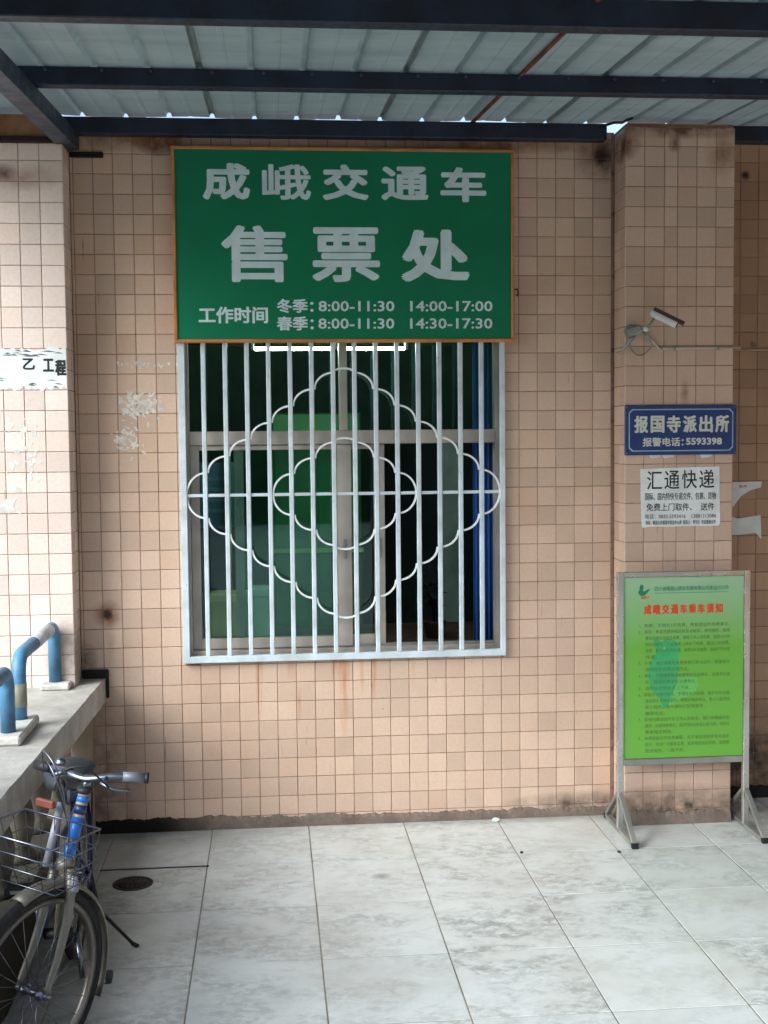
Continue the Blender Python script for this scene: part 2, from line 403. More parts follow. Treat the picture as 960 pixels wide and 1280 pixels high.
M['logo_green'] = print_mat('print_logo_green', srgb(10, 122, 84))
M['head_green'] = print_mat('print_header_green', srgb(54, 140, 104))
M['red'] = print_mat('print_red', srgb(214, 70, 30))

def roof_mat():
    g = NM('translucent_roof_sheet'); p = g.pos()
    n1 = g.noise(g.mapped(p, (1.2, 5, 1)), 1.5, 4, .6)
    col = g.mix(g.rng(n1, .3, .7), srgb(124, 138, 138), srgb(148, 160, 158))
    col = g.mix(g.rng(g.noise(p, 9, 4), .6, .78, 0, .4), col, srgb(110, 112, 100))
    d = g.n('BsdfPrincipled'); g.l(col, d.inputs['Base Color']); d.inputs['Roughness'].default_value = .5
    t = g.n('BsdfTranslucent'); g.l(g.mix(.25, col, srgb(120, 150, 156)), t.inputs['Color'])
    mx = g.n('MixShader'); mx.inputs[0].default_value = .10
    g.l(d.outputs[0], mx.inputs[1]); g.l(t.outputs[0], mx.inputs[2]); g.l(mx.outputs[0], g.out.inputs[0])
    return g.m
M['roof'] = roof_mat()

def glass_mat(name, tint):
    g = NM(name)
    t = g.n('BsdfTransparent'); t.inputs[0].default_value = tint
    gl = g.n('BsdfGlossy'); gl.inputs['Roughness'].default_value = .02; gl.inputs['Color'].default_value = (.75, 1, .95, 1)
    lw = g.n('Fresnel'); lw.inputs['IOR'].default_value = 1.5
    mx = g.n('MixShader'); g.l(g.math('MULTIPLY', lw.outputs[0], 1.1), mx.inputs[0]); g.l(t.outputs[0], mx.inputs[1]); g.l(gl.outputs[0], mx.inputs[2])
    g.l(mx.outputs[0], g.out.inputs[0]); return g.m
M['glass'] = glass_mat('green_tinted_glass', (.80, .96, .91, 1))

def lamp_mat():
    g = NM('fluorescent_glow'); e = g.n('Emission'); e.inputs[0].default_value = (.85, 1, .98, 1); e.inputs[1].default_value = 48
    g.l(e.outputs[0], g.out.inputs[0]); return g.m
M['lamp'] = lamp_mat()

# ---------------------------------------------------------------- tiles
PITCH_X, PITCH_Z = .09835, .1
_tile_cache = {}
def tile_mesh(w, h, mat):
    """glazed tile lying in the XZ plane, face at y=0 looking -Y, chamfered rim (18 faces)"""
    key = (round(w, 4), round(h, 4), mat.name)
    if key not in _tile_cache:
        a, b, c, t = w / 2, h / 2, .0022, .006
        vs = [(-a, t, -b), (a, t, -b), (a, t, b), (-a, t, b), (-a, .0018, -b), (a, .0018, -b), (a, .0018, b), (-a, .0018, b),
              (-a + c, 0, -b + c), (a - c, 0, -b + c), (a - c, 0, b - c), (-a + c, 0, b - c)]
        fs = [(8, 9, 10, 11)]
        for i in range(4):
            j = (i + 1) % 4; fs += [(i, j, j + 4, i + 4), (i + 4, j + 4, j + 8, i + 8)]
        me = bpy.data.meshes.new('tile'); me.from_pydata(vs, [], fs); me.materials.append(mat); me.update()
        _tile_cache[key] = me
    return _tile_cache[key]

def put_tile(parent, cx, cy, cz, w, h, mat, face='-Y'):
    o = bpy.data.objects.new('tile', tile_mesh(w, h, mat)); COL.objects.link(o); o.parent = parent
    o.location = Vector((cx, cy, cz)) - wloc(parent)
    rz = {'-Y': 0, '-X': -math.pi / 2, '+X': math.pi / 2}[face]
    j = .004
    o.rotation_euler = (random.uniform(-j, j), random.uniform(-j, j) * .6, rz + random.uniform(-j, j))
    return o

GAP = .0031
def grid_rects(us, vs, holes=()):
    """rectangles between the joint lines, cut round the holes (u0,u1,v0,v1)"""
    out = []
    for i in range(len(us) - 1):
        for k in range(len(vs) - 1):
            u0, u1, v0, v1 = us[i] + GAP / 2, us[i + 1] - GAP / 2, vs[k] + GAP / 2, vs[k + 1] - GAP / 2
            for a, b, c, d in holes:
                if u0 < b and u1 > a and v0 < d and v1 > c:
                    iu, iv = min(u1, b) - max(u0, a), min(v1, d) - max(v0, c)
                    if iu / (u1 - u0) > iv / (v1 - v0):
                        if v0 < c: v1 = c
                        elif v1 > d: v0 = d
                        else: v1 = v0
                    else:
                        if u0 < a: u1 = a
                        elif u1 > b: u0 = b
                        else: u1 = u0
            if u1 - u0 > .012 and v1 - v0 > .012: out.append((u0, u1, v0, v1))
    return out
def lines(a, b, step, start):
    k = math.ceil((a - start) / step - 1e-6); L = [a]
    while start + k * step < b - 1e-6:
        v = start + k * step
        if v - a > .006: L.append(v)
        k += 1
    return L + [b]

# ---------------------------------------------------------------- SETTING: floor and ground
WX0, WX1 = -2.77, .015            # the main wall between the pier and the pillar
OX0, OX1, OZ0, OZ1 = -2.238, -.578, .886, 2.60     # window opening
ground = MB().add([(-400, -400, -.03), (400, -400, -.03), (400, 400, -.03), (-400, 400, -.03)], [(0, 1, 2, 3)]).build('ground', M['ground'], kind='structure')
# wooded hillside across the road behind the photographer (seen only as the dark reflection in the panes)
g_ = NM('wooded_hillside'); n_ = g_.noise(g_.pos(), .5, 5, .7)
M['hill'] = g_.finish(g_.mix(g_.rng(n_, .35, .65), srgb(40, 58, 34), srgb(74, 92, 52)), .95, 0, .1)
hb = MB(); rg = random.Random(8); vs_ = []; NA = 40
for i in range(NA + 1):
    a = R(-160 + 170 * i / NA); e = min(1, min(i, NA - i) / 6)
    for rr, hh in ((24, -.05), (27, 4), (33, 6.5), (45, 9), (80, 14)):
        q = rr * (1 + rg.uniform(-.04, .04)); vs_.append((q * math.cos(a), q * math.sin(a), hh * e * (1 + rg.uniform(-.12, .12)) if hh > 0 else hh))
hb.add(vs_, [(i * 5 + k, i * 5 + 5 + k, i * 5 + 6 + k, i * 5 + 1 + k) for i in range(NA) for k in range(4)], True)
hb.build('hills', M['hill'], kind='structure')
floor = MB().box(-2.75, 3.4, -4.75, .2, -.025, -.0022).build('floor', M['floor_grout'], kind='structure')
FX, FDX, FY, FDY = -.1232, .4988, -.5557, .5571
fxs = [FX + FDX * i for i in range(-6, 8)]; fys = [.2, FY] + [FY - FDY * i for i in range(1, 8)]
_fl = {}
for i in range(len(fxs) - 1):
    for k in range(len(fys) - 1):
        x0, x1, y1, y0 = max(fxs[i], -2.75) + .0032, fxs[i + 1] - .0032, fys[k] - .0028, fys[k + 1] + .0028
        if x1 - x0 < .05: continue
        key = (round(x1 - x0, 3), round(y1 - y0, 3))
        if key not in _fl:
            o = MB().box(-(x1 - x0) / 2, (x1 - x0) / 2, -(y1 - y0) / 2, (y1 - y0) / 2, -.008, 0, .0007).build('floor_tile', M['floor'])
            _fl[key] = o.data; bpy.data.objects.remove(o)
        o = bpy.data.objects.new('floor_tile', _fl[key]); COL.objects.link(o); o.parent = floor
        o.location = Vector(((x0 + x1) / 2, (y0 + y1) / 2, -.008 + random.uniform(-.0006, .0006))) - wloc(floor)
        o.rotation_euler = (random.uniform(-.0012, .0012), random.uniform(-.0012, .0012), 0)
MB().box(-2.62, -2.11, -.565, -.553, -.004, .0028).build('joint_gap', M['black'], floor)
for nm_, lb_, c_, p_, r_ in (('pebble', 'small dark stone on the floor in front of the left foot of the notice board', 'stone', (-.128, -.603), .010),
                             ('pebble', 'small dark stone at a tile corner on the floor below the right of the window', 'stone', (-.60, -.556), .009)):
    rg = random.Random(int(r_ * 1e4)); q = MB().lathe((p_[0], p_[1], .0), [(r_ * .8, 0), (r_, .003), (r_ * .7, .008), (r_ * .2, .010)], 9)
    tag(q.build(nm_, simple('stone_dark', srgb(60, 54, 48), .8, 0, 60, .3, .3)), lb_, c_)
q = MB().prism_y([(-.655, .006), (-.640, .002), (-.622, .004), (-.615, .016), (-.635, .022), (-.650, .018)][::-1], -.06, -.05)
tag(q.build('paper_scrap', M['paper']), 'tiny white paper scrap lying against the foot of the wall', 'litter')
t = thing('floor_drain', 'round black drain cover set in the floor beside the bicycle', 'drain', (-2.447, -.752, 0))
MB().lathe((-2.447, -.752, -.004), [(.092, 0), (.092, .0075), (.080, .009), (.076, .0065)], 32).build('rim', simple('drain_rim', srgb(62, 56, 48), .6, .6, 30, .2, .2), t)
d = MB().lathe((-2.447, -.752, -.004), [(.075, 0), (.074, .007)], 32)
for k in range(-3, 4):
    w_ = math.sqrt(max(0, .066 ** 2 - (k * .02) ** 2))
    d.box(-2.447 + k * .02 - .004, -2.447 + k * .02 + .004, -.752 - w_, -.752 + w_, .002, .0062)
d.build('cover', M['black'], t)

# ---------------------------------------------------------------- main wall
wall = thing('tiled_wall', 'peach tiled wall between the two tiled piers, with the barred ticket window', 'wall', (-1.38, .1, 0))
b = MB()
TH = .22; f = .0032
b.box(WX0, OX0, f, TH, 0, 3.6); b.box(OX1, WX1, f, TH, 0, 3.6); b.box(OX0, OX1, f, TH, 0, OZ0); b.box(OX0, OX1, f, TH, OZ1, 3.6)
b.build('wall_core', M['grout'], wall)
b = MB()
b.box(OX0 - .001, OX0 + .004, .004, .2, OZ0, OZ1); b.box(OX1 - .004, OX1 + .001, .004, .2, OZ0, OZ1); b.box(OX0, OX1, .004, .2, OZ0 - .002, OZ0 + .004)
b.build('reveal', M['sill'], wall)
us = lines(WX0, WX1, PITCH_X, 0.0 - PITCH_X * 30); vs = lines(.02, 3.6, PITCH_Z, .063)
rects = grid_rects(us, vs, [(OX0, OX1, OZ0, OZ1)])
SX0, SX1, SZ0, SZ1 = -2.262, -.525, 2.517, 3.494
vis = [r for r in rects if not (r[0] > SX0 and r[1] < SX1 and r[2] > SZ0 and r[3] < SZ1 + .02)]
hid = [r for r in rects if r not in vis]
cp = Vector(camo.location)
vis.sort(key=lambda r: -((r[1] - r[0]) * (r[3] - r[2])) / ((Vector(((r[0] + r[1]) / 2, 0, (r[2] + r[3]) / 2)) - cp).length ** 2))
for u0, u1, v0, v1 in vis[:298]: put_tile(wall, (u0 + u1) / 2, 0, (v0 + v1) / 2, u1 - u0, v1 - v0, M['tile'])
b = MB()
for u0, u1, v0, v1 in vis[298:] + hid:
    a_, h_ = (u1 - u0) / 2, (v1 - v0) / 2; c = .0022; cx, cz = (u0 + u1) / 2, (v0 + v1) / 2
    tx, tz = random.uniform(-.004, .004), random.uniform(-.004, .004)
    P = [(-a_, .006, -h_), (a_, .006, -h_), (a_, .006, h_), (-a_, .006, h_), (-a_, .0018, -h_), (a_, .0018, -h_), (a_, .0018, h_), (-a_, .0018, h_),
         (-a_ + c, 0, -h_ + c), (a_ - c, 0, -h_ + c), (a_ - c, 0, h_ - c), (-a_ + c, 0, h_ - c)]
    F = [(8, 9, 10, 11)]
    for i in range(4): j = (i + 1) % 4; F += [(i, j, j + 4, i + 4), (i + 4, j + 4, j + 8, i + 8)]
    b.add([(cx + x, y + x * tx + z * tz, cz + z) for x, y, z in P], F, tone=random.uniform(.001, 1))
b.build('remaining_tiles', M['tile_joined'], wall, recalc=False, kind='stuff')

def skirting(x0, x1, y, h0, h1, parent, mat, seed, step=.012, amp=.012, face='-Y', depth=.012):
    rg = random.Random(seed); n = max(4, int((x1 - x0) / step)); b = MB(); P = []
    ph = 0
    for i in range(n + 1):
        t_ = i / n; ph = ph * .75 + rg.uniform(-1, 1) * .5
        P.append((x0 + (x1 - x0) * t_, h0 + (h1 - h0) * t_ + amp * ph))
    for i in range(n):
        (xa, ha), (xb, hb) = P[i], P[i + 1]
        d0 = depth
        if face == '-Y': T = lambda u, o, z: (u, y - o, z)
        elif face == '-X': T = lambda u, o, z: (y - o, u, z)
        vs_ = [T(xa, 0, 0), T(xb, 0, 0), T(xa, d0, 0), T(xb, d0, 0), T(xa, d0 * .7, ha * .6), T(xb, d0 * .7, hb * .6), T(xa, .0015, ha), T(xb, .0015, hb), T(xa, -.004, ha), T(xb, -.004, hb)]
        b.add(vs_, [(2, 3, 5, 4), (4, 5, 7, 6), (6, 7, 9, 8)], True)
    return b.build('cement_skirting', mat, parent)
skirting(WX0, WX1, 0, .068, .044, wall, M['cement'], 3)

# ---------------------------------------------------------------- pillar on the right
pillar = thing('tiled_pillar', 'square tiled pillar carrying the blue plate, right of the window', 'pillar', (.3, -.05, 0))
PX0, PX1, PY = .015, .585, -.2
MB().box(PX0 + .0032, PX1 - .0032, PY + .0032, .3, 0, 3.585).build('pillar_core', M['grout'], pillar)
pu = [PX0, .116, .219, .288, .388, .489, PX1]
pv = lines(.02, 3.58, .1003, 3.485 - .1003 * 34)
for u0, u1, v0, v1 in grid_rects(pu, pv): put_tile(pillar, (u0 + u1) / 2, PY, (v0 + v1) / 2, u1 - u0, v1 - v0, M['pillar_tile'])
for u0, u1, v0, v1 in grid_rects([PY, -.1, -.003], pv): put_tile(pillar, PX0, (u0 + u1) / 2, (v0 + v1) / 2, u1 - u0, v1 - v0, M['pillar_tile'], '-X')
b = MB()
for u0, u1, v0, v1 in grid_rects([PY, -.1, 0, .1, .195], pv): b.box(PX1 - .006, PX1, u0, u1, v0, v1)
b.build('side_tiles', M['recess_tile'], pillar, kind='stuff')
skirting(PX0, PX1, PY, .075, .06, pillar, M['cement'], 5)
skirting(PY, 0, PX0, .05, .05, pillar, M['cement'], 6, face='-X')
MB().box(PX0 + .01, PX1 - .004, PY + .01, .28, 3.585, 3.60).build('mortar_cap', M['plaster'], pillar)

# ---------------------------------------------------------------- recessed wall beyond the pillar
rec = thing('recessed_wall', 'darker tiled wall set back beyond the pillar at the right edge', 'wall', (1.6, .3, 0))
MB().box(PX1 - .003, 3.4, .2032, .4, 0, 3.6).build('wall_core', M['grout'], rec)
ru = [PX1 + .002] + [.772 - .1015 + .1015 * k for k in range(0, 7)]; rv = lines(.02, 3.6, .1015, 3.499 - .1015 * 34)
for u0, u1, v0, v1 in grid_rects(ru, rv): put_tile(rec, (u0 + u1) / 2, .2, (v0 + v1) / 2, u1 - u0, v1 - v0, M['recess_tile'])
skirting(PX1, 3.4, .2, .07, .07, rec, M['matt_black'], 9)  # near-black band along the wall's foot
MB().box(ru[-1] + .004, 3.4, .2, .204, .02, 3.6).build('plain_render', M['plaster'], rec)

o = MB().box(3.4, 3.6, -9.0, .4, 0, 3.7).build('sky_blocker_wall', M['plaster'])  # added out of view to block sky light from the right
tag(o, 'added unseen wall on the right, holding back sky light from that side', 'wall')
# ---------------------------------------------------------------- pier on the left
pier = thing('tiled_pier', 'pale sunlit tiled pier at the left edge with torn paper on it', 'pier', (-3.3, -.1, 0))
MB().box(-3.9, WX0 - .0032, -.2 + .0032, .22, 0, 3.6).build('pier_core', M['grout_light'], pier)
pr_ = lines(.02, 3.465, .1005, 3.382 - .1005 * 33)
pcs = [WX0 - .112 - .0985 * k for k in range(9, -1, -1)] + [WX0]
for u0, u1, v0, v1 in grid_rects(pcs, [v for v in pr_ if v > .55]): put_tile(pier, (u0 + u1) / 2, -.2, (v0 + v1) / 2, u1 - u0, v1 - v0, M['pier_tile'])
for u0, u1, v0, v1 in grid_rects([-.2, -.1, -.003], pr_): put_tile(pier, WX0, (u0 + u1) / 2, (v0 + v1) / 2, u1 - u0, v1 - v0, M['pier_tile'], '+X')
MB().box(-3.9, WX0 - .002, -.1985, -.19, 3.49, 3.6).build('stained_plaster', M['plaster'], pier)
MB().box(-3.9, WX0 + .004, -.225, -.195, 3.466, 3.492, .003).build('steel_angle', simple('angle_rust_dark', srgb(40, 26, 26), .8, .2, 40, .3, .3), pier)
MB().box(WX0 + .006, -2.60, -.022, -.001, 3.440, 3.466, .003).build('bracket_plate', simple('plate_dark', srgb(26, 18, 16), .8, .2, 40, .3, .3), wall)

# paste remnants and torn paper on the walls
def scraps(name, label, cx, cz, w, h, y, n, mat, seed, cat, smin=.006, smax=.03, parent=None):
    rg = random.Random(seed); b = MB()
    for _ in range(n):
        x, z = cx + rg.gauss(0, w / 3), cz + rg.gauss(0, h / 3); r1 = rg.uniform(smin, smax); r2 = r1 * rg.uniform(.25, .8); a0 = rg.uniform(0, 6.28)
        if abs(x - cx) > w or abs(z - cz) > h: continue
        m = rg.randint(7, 11); P = []
        for k in range(m):
            a = 6.283 * k / m; q = rg.uniform(.45, 1.0)
            dx, dz = math.cos(a) * r1 * q, math.sin(a) * r2 * q
            P.append((x + dx * math.cos(a0) - dz * math.sin(a0), z + dx * math.sin(a0) + dz * math.cos(a0)))
        b.prism_y(P, y - rg.uniform(.0003, .0009), y + .0006)
    o = b.build(name, mat); return tag(o, label, cat, kind='stuff')
scraps('paste_residue', 'grey smears of old paste scattered left of the barred window', -2.46, 2.20, .15, .11, -.0006, 110, M['paste_wall'], 1, 'paste', .004, .026)
scraps('paste_residue', 'small grey paste flecks in a column below the larger smears', -2.52, 2.03, .11, .15, -.0006, 70, M['paste_wall'], 2, 'paste', .004, .020)
scraps('paste_residue', 'thin row of grey paste flecks above the larger smears', -2.43, 2.41, .18, .02, -.0006, 30, M['paste_wall'], 4, 'paste', .004, .018)
scraps('paste_residue', 'white torn paste patches on the pale pier below the torn poster', -2.99, 1.98, .14, .26, -.2006, 90, M['paste'], 8, 'paste', .004, .022)
scraps('paste_residue', 'big white paste blotch low on the pale pier near the frame edge', -3.06, 1.71, .07, .06, -.2006, 14, M['paste'], 12, 'paste', .012, .035)

def ragged(x0, x1, z0, z1, amp, rg, n=16, sides='lrbt'):
    P = []
    def j(k): return rg.uniform(-amp, amp)
    for i in range(n): P.append((x0 + (x1 - x0) * i / n, z0 + (j(0) if 'b' in sides else 0)))
    for i in range(n): P.append((x1 + (j(0) if 'r' in sides else 0), z0 + (z1 - z0) * i / n))
    for i in range(n): P.append((x1 - (x1 - x0) * i / n, z1 + (j(0) if 't' in sides else 0)))
    for i in range(n): P.append((x0 + (j(0) if 'l' in sides else 0), z1 - (z1 - z0) * i / n))
    return P
rg = random.Random(5)
t = thing('torn_poster', 'torn white poster remnant with black brush characters on the pale pier', 'poster', (-3.0, -.2, 2.27))
MB().prism_y(ragged(-3.25, -2.776, 2.285, 2.478, .013, rg, 34, 'lbt'), -.2012, -.2002).build('paper_sheet', M['paper'], t)
for s_, bx in (('乙', (-2.985, -2.925, 2.375, 2.432)), ('工', (-2.888, -2.835, 2.365, 2.430)), ('程', (-2.830, -2.776, 2.345, 2.425))):
    text(s_, bx, -.2016, M['ink'], t, 'character', .05)
b = MB()
for _ in range(22):
    x, z = rg.uniform(-3.15, -2.80), rg.choice((rg.uniform(2.29, 2.34), rg.uniform(2.44, 2.47)))
    w_ = rg.uniform(.01, .04)
    b.prism_y([(x - w_, z), (x, z - rg.uniform(.001, .004)), (x + w_, z - .004), (x, z + rg.uniform(.002, .006))], -.2019, -.2013)
b.build('tear_marks', M['ink_grey'], t, kind='stuff')

# ---------------------------------------------------------------- room behind the window
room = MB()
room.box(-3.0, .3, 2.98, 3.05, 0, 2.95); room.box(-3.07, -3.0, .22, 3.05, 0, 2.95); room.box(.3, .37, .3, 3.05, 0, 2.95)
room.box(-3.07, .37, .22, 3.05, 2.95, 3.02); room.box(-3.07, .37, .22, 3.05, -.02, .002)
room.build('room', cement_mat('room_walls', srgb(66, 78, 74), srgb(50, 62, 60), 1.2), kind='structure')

def lamp_tube(x0, x1, label):
    t = thing('fluorescent_lamp', label, 'lamp', ((x0 + x1) / 2, 0.52, 2.54), 'fluorescent lamps in the ticket office')
    MB().tube([(x0, .52, 2.526), (x1, .52, 2.526)], .0085, 12).build('tube', M['lamp'], t)
    MB().box(x0 - .02, x1 + .02, .49, .55, 2.58, 2.62, .005).box(x0 - .02, x0 - .002, .505, .535, 2.52, 2.58, .003).box(x1 + .002, x1 + .02, .505, .535, 2.52, 2.58, .003).build('batten', M['cctv'], t)
    MB().box((x0 + x1) / 2 - .005, (x0 + x1) / 2 + .005, 0.515, 0.525, 2.62, 2.95).build('hanger', M['cctv_grey'], t)
lamp_tube(-1.868, -1.435, 'longer lit fluorescent tube, left of the window mullion')
lamp_tube(-1.368, -1.035, 'shorter lit fluorescent tube, right of the window mullion')

M['wood'] = simple('desk_wood', srgb(92, 70, 52), .5, 0, 8, .2, .1)
t = thing('desk', 'dark desk just inside the ticket window carrying the boxes', 'desk', (-1.4, .6, 0))
MB().box(-2.5, -.45, .62, 1.40, .818, .848, .004).build('desk_top', M['wood'], t)
for x in (-2.44, -.50):
    for y in (.67, 1.34): MB().box(x - .025, x + .025, y - .025, y + .025, .002, .818, .003).build('leg', M['wood'], t)
MB().box(-2.40, -.54, 1.32, 1.34, .3, .818, .002).build('modesty_panel', M['wood'], t)

def carton(x0, x1, y0, y1, z0, z1, mat, label):
    t = thing('paper_box', label, 'box', ((x0 + x1) / 2, (y0 + y1) / 2, z0))
    MB().box(x0, x1, y0, y1, z0, z1 - .03, .003).build('body', mat, t)
    MB().box(x0 - .004, x1 + .004, y0 - .004, y1 + .004, z1 - .045, z1, .003).build('lid', mat, t)
carton(-2.165, -1.935, 1.02, 1.25, .848, 1.10, simple('box_yellow', srgb(240, 226, 160), .6, 0, 8, .12, .1), 'yellow green box standing behind the lower left window pane')
carton(-1.930, -1.80, .98, 1.18, .848, 1.135, simple('box_mint', srgb(240, 248, 232), .6, 0, 8, .12, .1), 'pale mint box next to the yellow box behind the pane')
t = thing('filing_cabinet', 'bright green cabinet standing against the back of the ticket office', 'cabinet', (-1.48, 2.0, 0))
gm = simple('cabinet_green', srgb(56, 142, 84), .45, 0, 3, .4, .1)
MB().box(-1.78, -1.19, 1.82, 2.2, .002, 2.20, .005).build('body', gm, t)
MB().box(-1.765, -1.495, 1.80, 1.818, .05, 2.06, .004).build('door', gm, t); MB().box(-1.475, -1.205, 1.80, 1.818, .05, 2.06, .004).build('door', gm, t)
MB().box(-1.77, -1.20, 1.798, 1.816, 2.08, 2.19, .004).build('top_panel', simple('cabinet_green_light', srgb(84, 176, 92), .45, 0, 3, .35, .1), t)
MB().box(-1.79, -1.18, 1.79, 1.816, 1.27, 1.30, .003).build('shelf_edge', simple('shelf_pale', srgb(190, 220, 150), .5), t)
t = thing('wall_poster', 'blue grey poster hanging behind the lower left pane', 'poster', (-2.12, 1.795, 1.48))
MB().box(-2.27, -1.99, 1.79, 1.80, 1.45, 1.88, .002).build('sheet', simple('poster_blue', srgb(92, 128, 156), .6, 0, 6, .25, .1), t)
for k in range(4): MB().box(-2.24, -2.05 - .03 * (k % 2), 1.786, 1.7895, 1.55 + .07 * k, 1.575 + .07 * k).build('text_block', simple('poster_pale', srgb(112, 146, 170), .6), t)
t = thing('door_post', 'pale green upright post behind the lower left pane', 'post', (-2.07, 1.75, 0))
MB().box(-2.085, -2.05, 1.70, 1.74, .002, 1.98, .004).build('upright', simple('post_green', srgb(180, 226, 170), .5), t)
MB().box(-2.10, -2.035, 1.69, 1.75, 1.98, 2.0, .003).build('cap', simple('post_green2', srgb(130, 190, 130), .5), t)
# blue curtain at the right of the opening
t = thing('curtain', 'narrow blue curtain hanging inside the right edge of the window', 'curtain', (-.60, .31, .86))
b = MB(); n = 26; vs_ = []
for i in range(n + 1):
    x = -.685 + .14 * i / n; y = .30 + .012 * math.sin(i * 1.5)
    vs_ += [(x, y, .80), (x, y + .004 * math.sin(i * .7), 1.7), (x, y, 2.72)]
b.add(vs_, [(i * 3 + k, i * 3 + 3 + k, i * 3 + 4 + k, i * 3 + 1 + k) for i in range(n) for k in (0, 1)], True)
c_ = b.build('cloth', simple('curtain_blue', srgb(34, 96, 178), .7, 0, 6, .15, .1), t)
m_ = c_.modifiers.new('thick', 'SOLIDIFY'); m_.thickness = .003
MB().tube([(-.70, .30, 2.725), (-.50, .30, 2.725)], .008).build('rod', M['cctv_grey'], t)
MB().box(-.66, -.52, 1.86, 1.9, .01, 2.0, .003).build('room_divider', simple('divider_pale', srgb(150, 170, 156), .6), None, label='pale upright panel seen through the open right pane', cat='panel')
# potted plant
t = thing('potted_plant', 'dark leafy plant in a pot behind the open lower right window pane', 'plant', (-.84, .8, .848))
MB().lathe((-.84, .8, .849), [(.05, 0), (.065, .09), (.07, .095), (.066, .10), (.05, .095)], 18).build('pot', simple('pot_brown', srgb(70, 46, 40), .5), t)
b = MB(); rg = random.Random(3); lv = MB()
leafm = simple('leaf_dark_green', srgb(22, 46, 34), .45, 0, 20, .3, .1)
for k in range(7):
    a = rg.uniform(0, 6.28); h = rg.uniform(.16, .42); o_ = rg.uniform(.02, .09)
    tip = Vector((-.84 + o_ * math.cos(a), .8 + o_ * math.sin(a), .94 + h))
    b.tube([(-.84, .8, .93), Vector((-.84, .8, .94)).lerp(tip, .5) + Vector((0, 0, .03)), tip], [.004, .003, .002], 6)
    for q in range(5):
        p0 = Vector((-.84, .8, .94)).lerp(tip, .45 + .13 * q); aa = rg.uniform(0, 6.28); L = rg.uniform(.05, .10)
        dr = Vector((math.cos(aa), math.sin(aa), rg.uniform(-.3, .5))).normalized(); sd_ = dr.cross(Vector((0, 0, 1))).normalized() * L * .32
        leaf = MB().add([p0, p0 + dr * L * .5 + sd_, p0 + dr * L, p0 + dr * L * .5 - sd_, p0 + dr * L * .5 + Vector((0, 0, .008))], [(0, 1, 4), (1, 2, 4), (2, 3, 4), (3, 0, 4)], True)
        if q < 4: leaf.build('leaf', leafm, t, recalc=False)
b.build('stem', leafm, t)

# ---------------------------------------------------------------- window
win = thing('window', 'beige aluminium sliding window with green glass behind the white bars', 'window', (-1.41, .07, OZ0))
fr = MB()
ZB, ZT = OZ0 + .004, OZ1
fr.box(OX0 + .004, -2.205, .035, .115, ZB, ZT, .003); fr.box(-.612, OX1 - .004, .035, .115, ZB, ZT, .003)
fr.box(-2.205, -.612, .035, .115, ZB, .932, .003); fr.box(-2.205, -.612, .035, .115, 2.56, ZT, .003)
fr.build('outer_frame', M['alu'], win)
MB().box(-2.205, -.612, .032, .112, 1.998, 2.069, .004).build('transom', M['alu'], win)
MB().box(-1.430, -1.388, .034, .11, 2.069, 2.56, .003).build('mullion', M['alu'], win)
MB().box(-2.203, -.614, .060, .063, .933, .945).box(-2.203, -.614, .084, .087, .933, .945).build('track', M['steel_dull'], win)
MB().box(-2.203, -1.432, .07, .075, 2.071, 2.558).build('pane', M['glass'], win)
MB().box(-1.386, -.614, .07, .075, 2.071, 2.558).build('pane', M['glass'], win)
def sash(x0, x1, y0, y1, wl, wr, label=None):
    z0, z1 = .938, 1.996
    s_ = MB(); s_.box(x0, x0 + wl, y0, y1, z0, z1, .003); s_.box(x1 - wr, x1, y0, y1, z0, z1, .003)
    s_.box(x0 + wl, x1 - wr, y0, y1, z0, z0 + .055, .003); s_.box(x0 + wl, x1 - wr, y0, y1, z1 - .025, z1, .003)
    o = s_.build('sash', M['alu'], win)
    MB().box(x0 + wl - .004, x1 - wr + .004, (y0 + y1) / 2 - .0025, (y0 + y1) / 2 + .0025, z0 + .05, z1 - .02).build('pane', M['glass'], o)
    MB().box(x1 - wr * .5 - .008, x1 - wr * .5 + .008, y0 - .006, y0 + .001, 1.40, 1.50, .002).build('latch', M['steel_dull'], o)
sash(-2.203, -1.371, .048, .072, .046, .075)
sash(-1.98, -1.194, .080, .104, .05, .058)

# ---------------------------------------------------------------- window grille
gr = thing('window_grille', 'white welded security grille with two scalloped diamonds over the window', 'grille', (-1.41, -.01, .88))
GX0, GX1, GZ0, GZ1 = -2.250, -.572, .880, 2.56
b = MB(); GY0, GY1 = -.034, -.004
b.box(GX0, GX0 + .034, GY0, GY1, GZ0, GZ1, .002).box(GX1 - .026, GX1, GY0, GY1, GZ0, GZ1, .002)
b.box(GX0 + .034, GX1 - .026, GY0, GY1, GZ0, GZ0 + .034, .002).box(GX0 + .034, GX1 - .026, GY0, GY1, GZ1 - .03, GZ1, .002)
b.build('frame', M['white_bar'], gr)
BL, BR = GX0 + .017, GX1 - .013; st = (BR - BL) / 15
bars = [BL + st * k for k in range(16)]
for k in range(1, 15):
    MB().box(bars[k] - .0116, bars[k] + .0116, -.032, -.006, GZ0 + .034, GZ1 - .03, .003).build('bar', M['white_bar'], gr)
ZM = 1.742
for k in range(15):
    MB().box(bars[k] + .0118, bars[k + 1] - .0118, -.026, -.014, ZM - .008, ZM + .008, .002).build('cross_rod', M['white_bar'], gr)
def arc(x0, z0, x1, z1, cusp_at_first):
    """flat strip bent to a quarter ellipse from (x0,z0) [vertical start] to (x1,z1) [level end]"""
    P = []; x0 += math.copysign(.0145, x1 - x0)          # starts upright beside the bar it is welded to
    for i in range(11):
        a = math.pi / 2 * i / 10
        P.append((x1 + (x0 - x1) * math.cos(a), -.020, z0 + (z1 - z0) * math.sin(a)))
    strip(P)
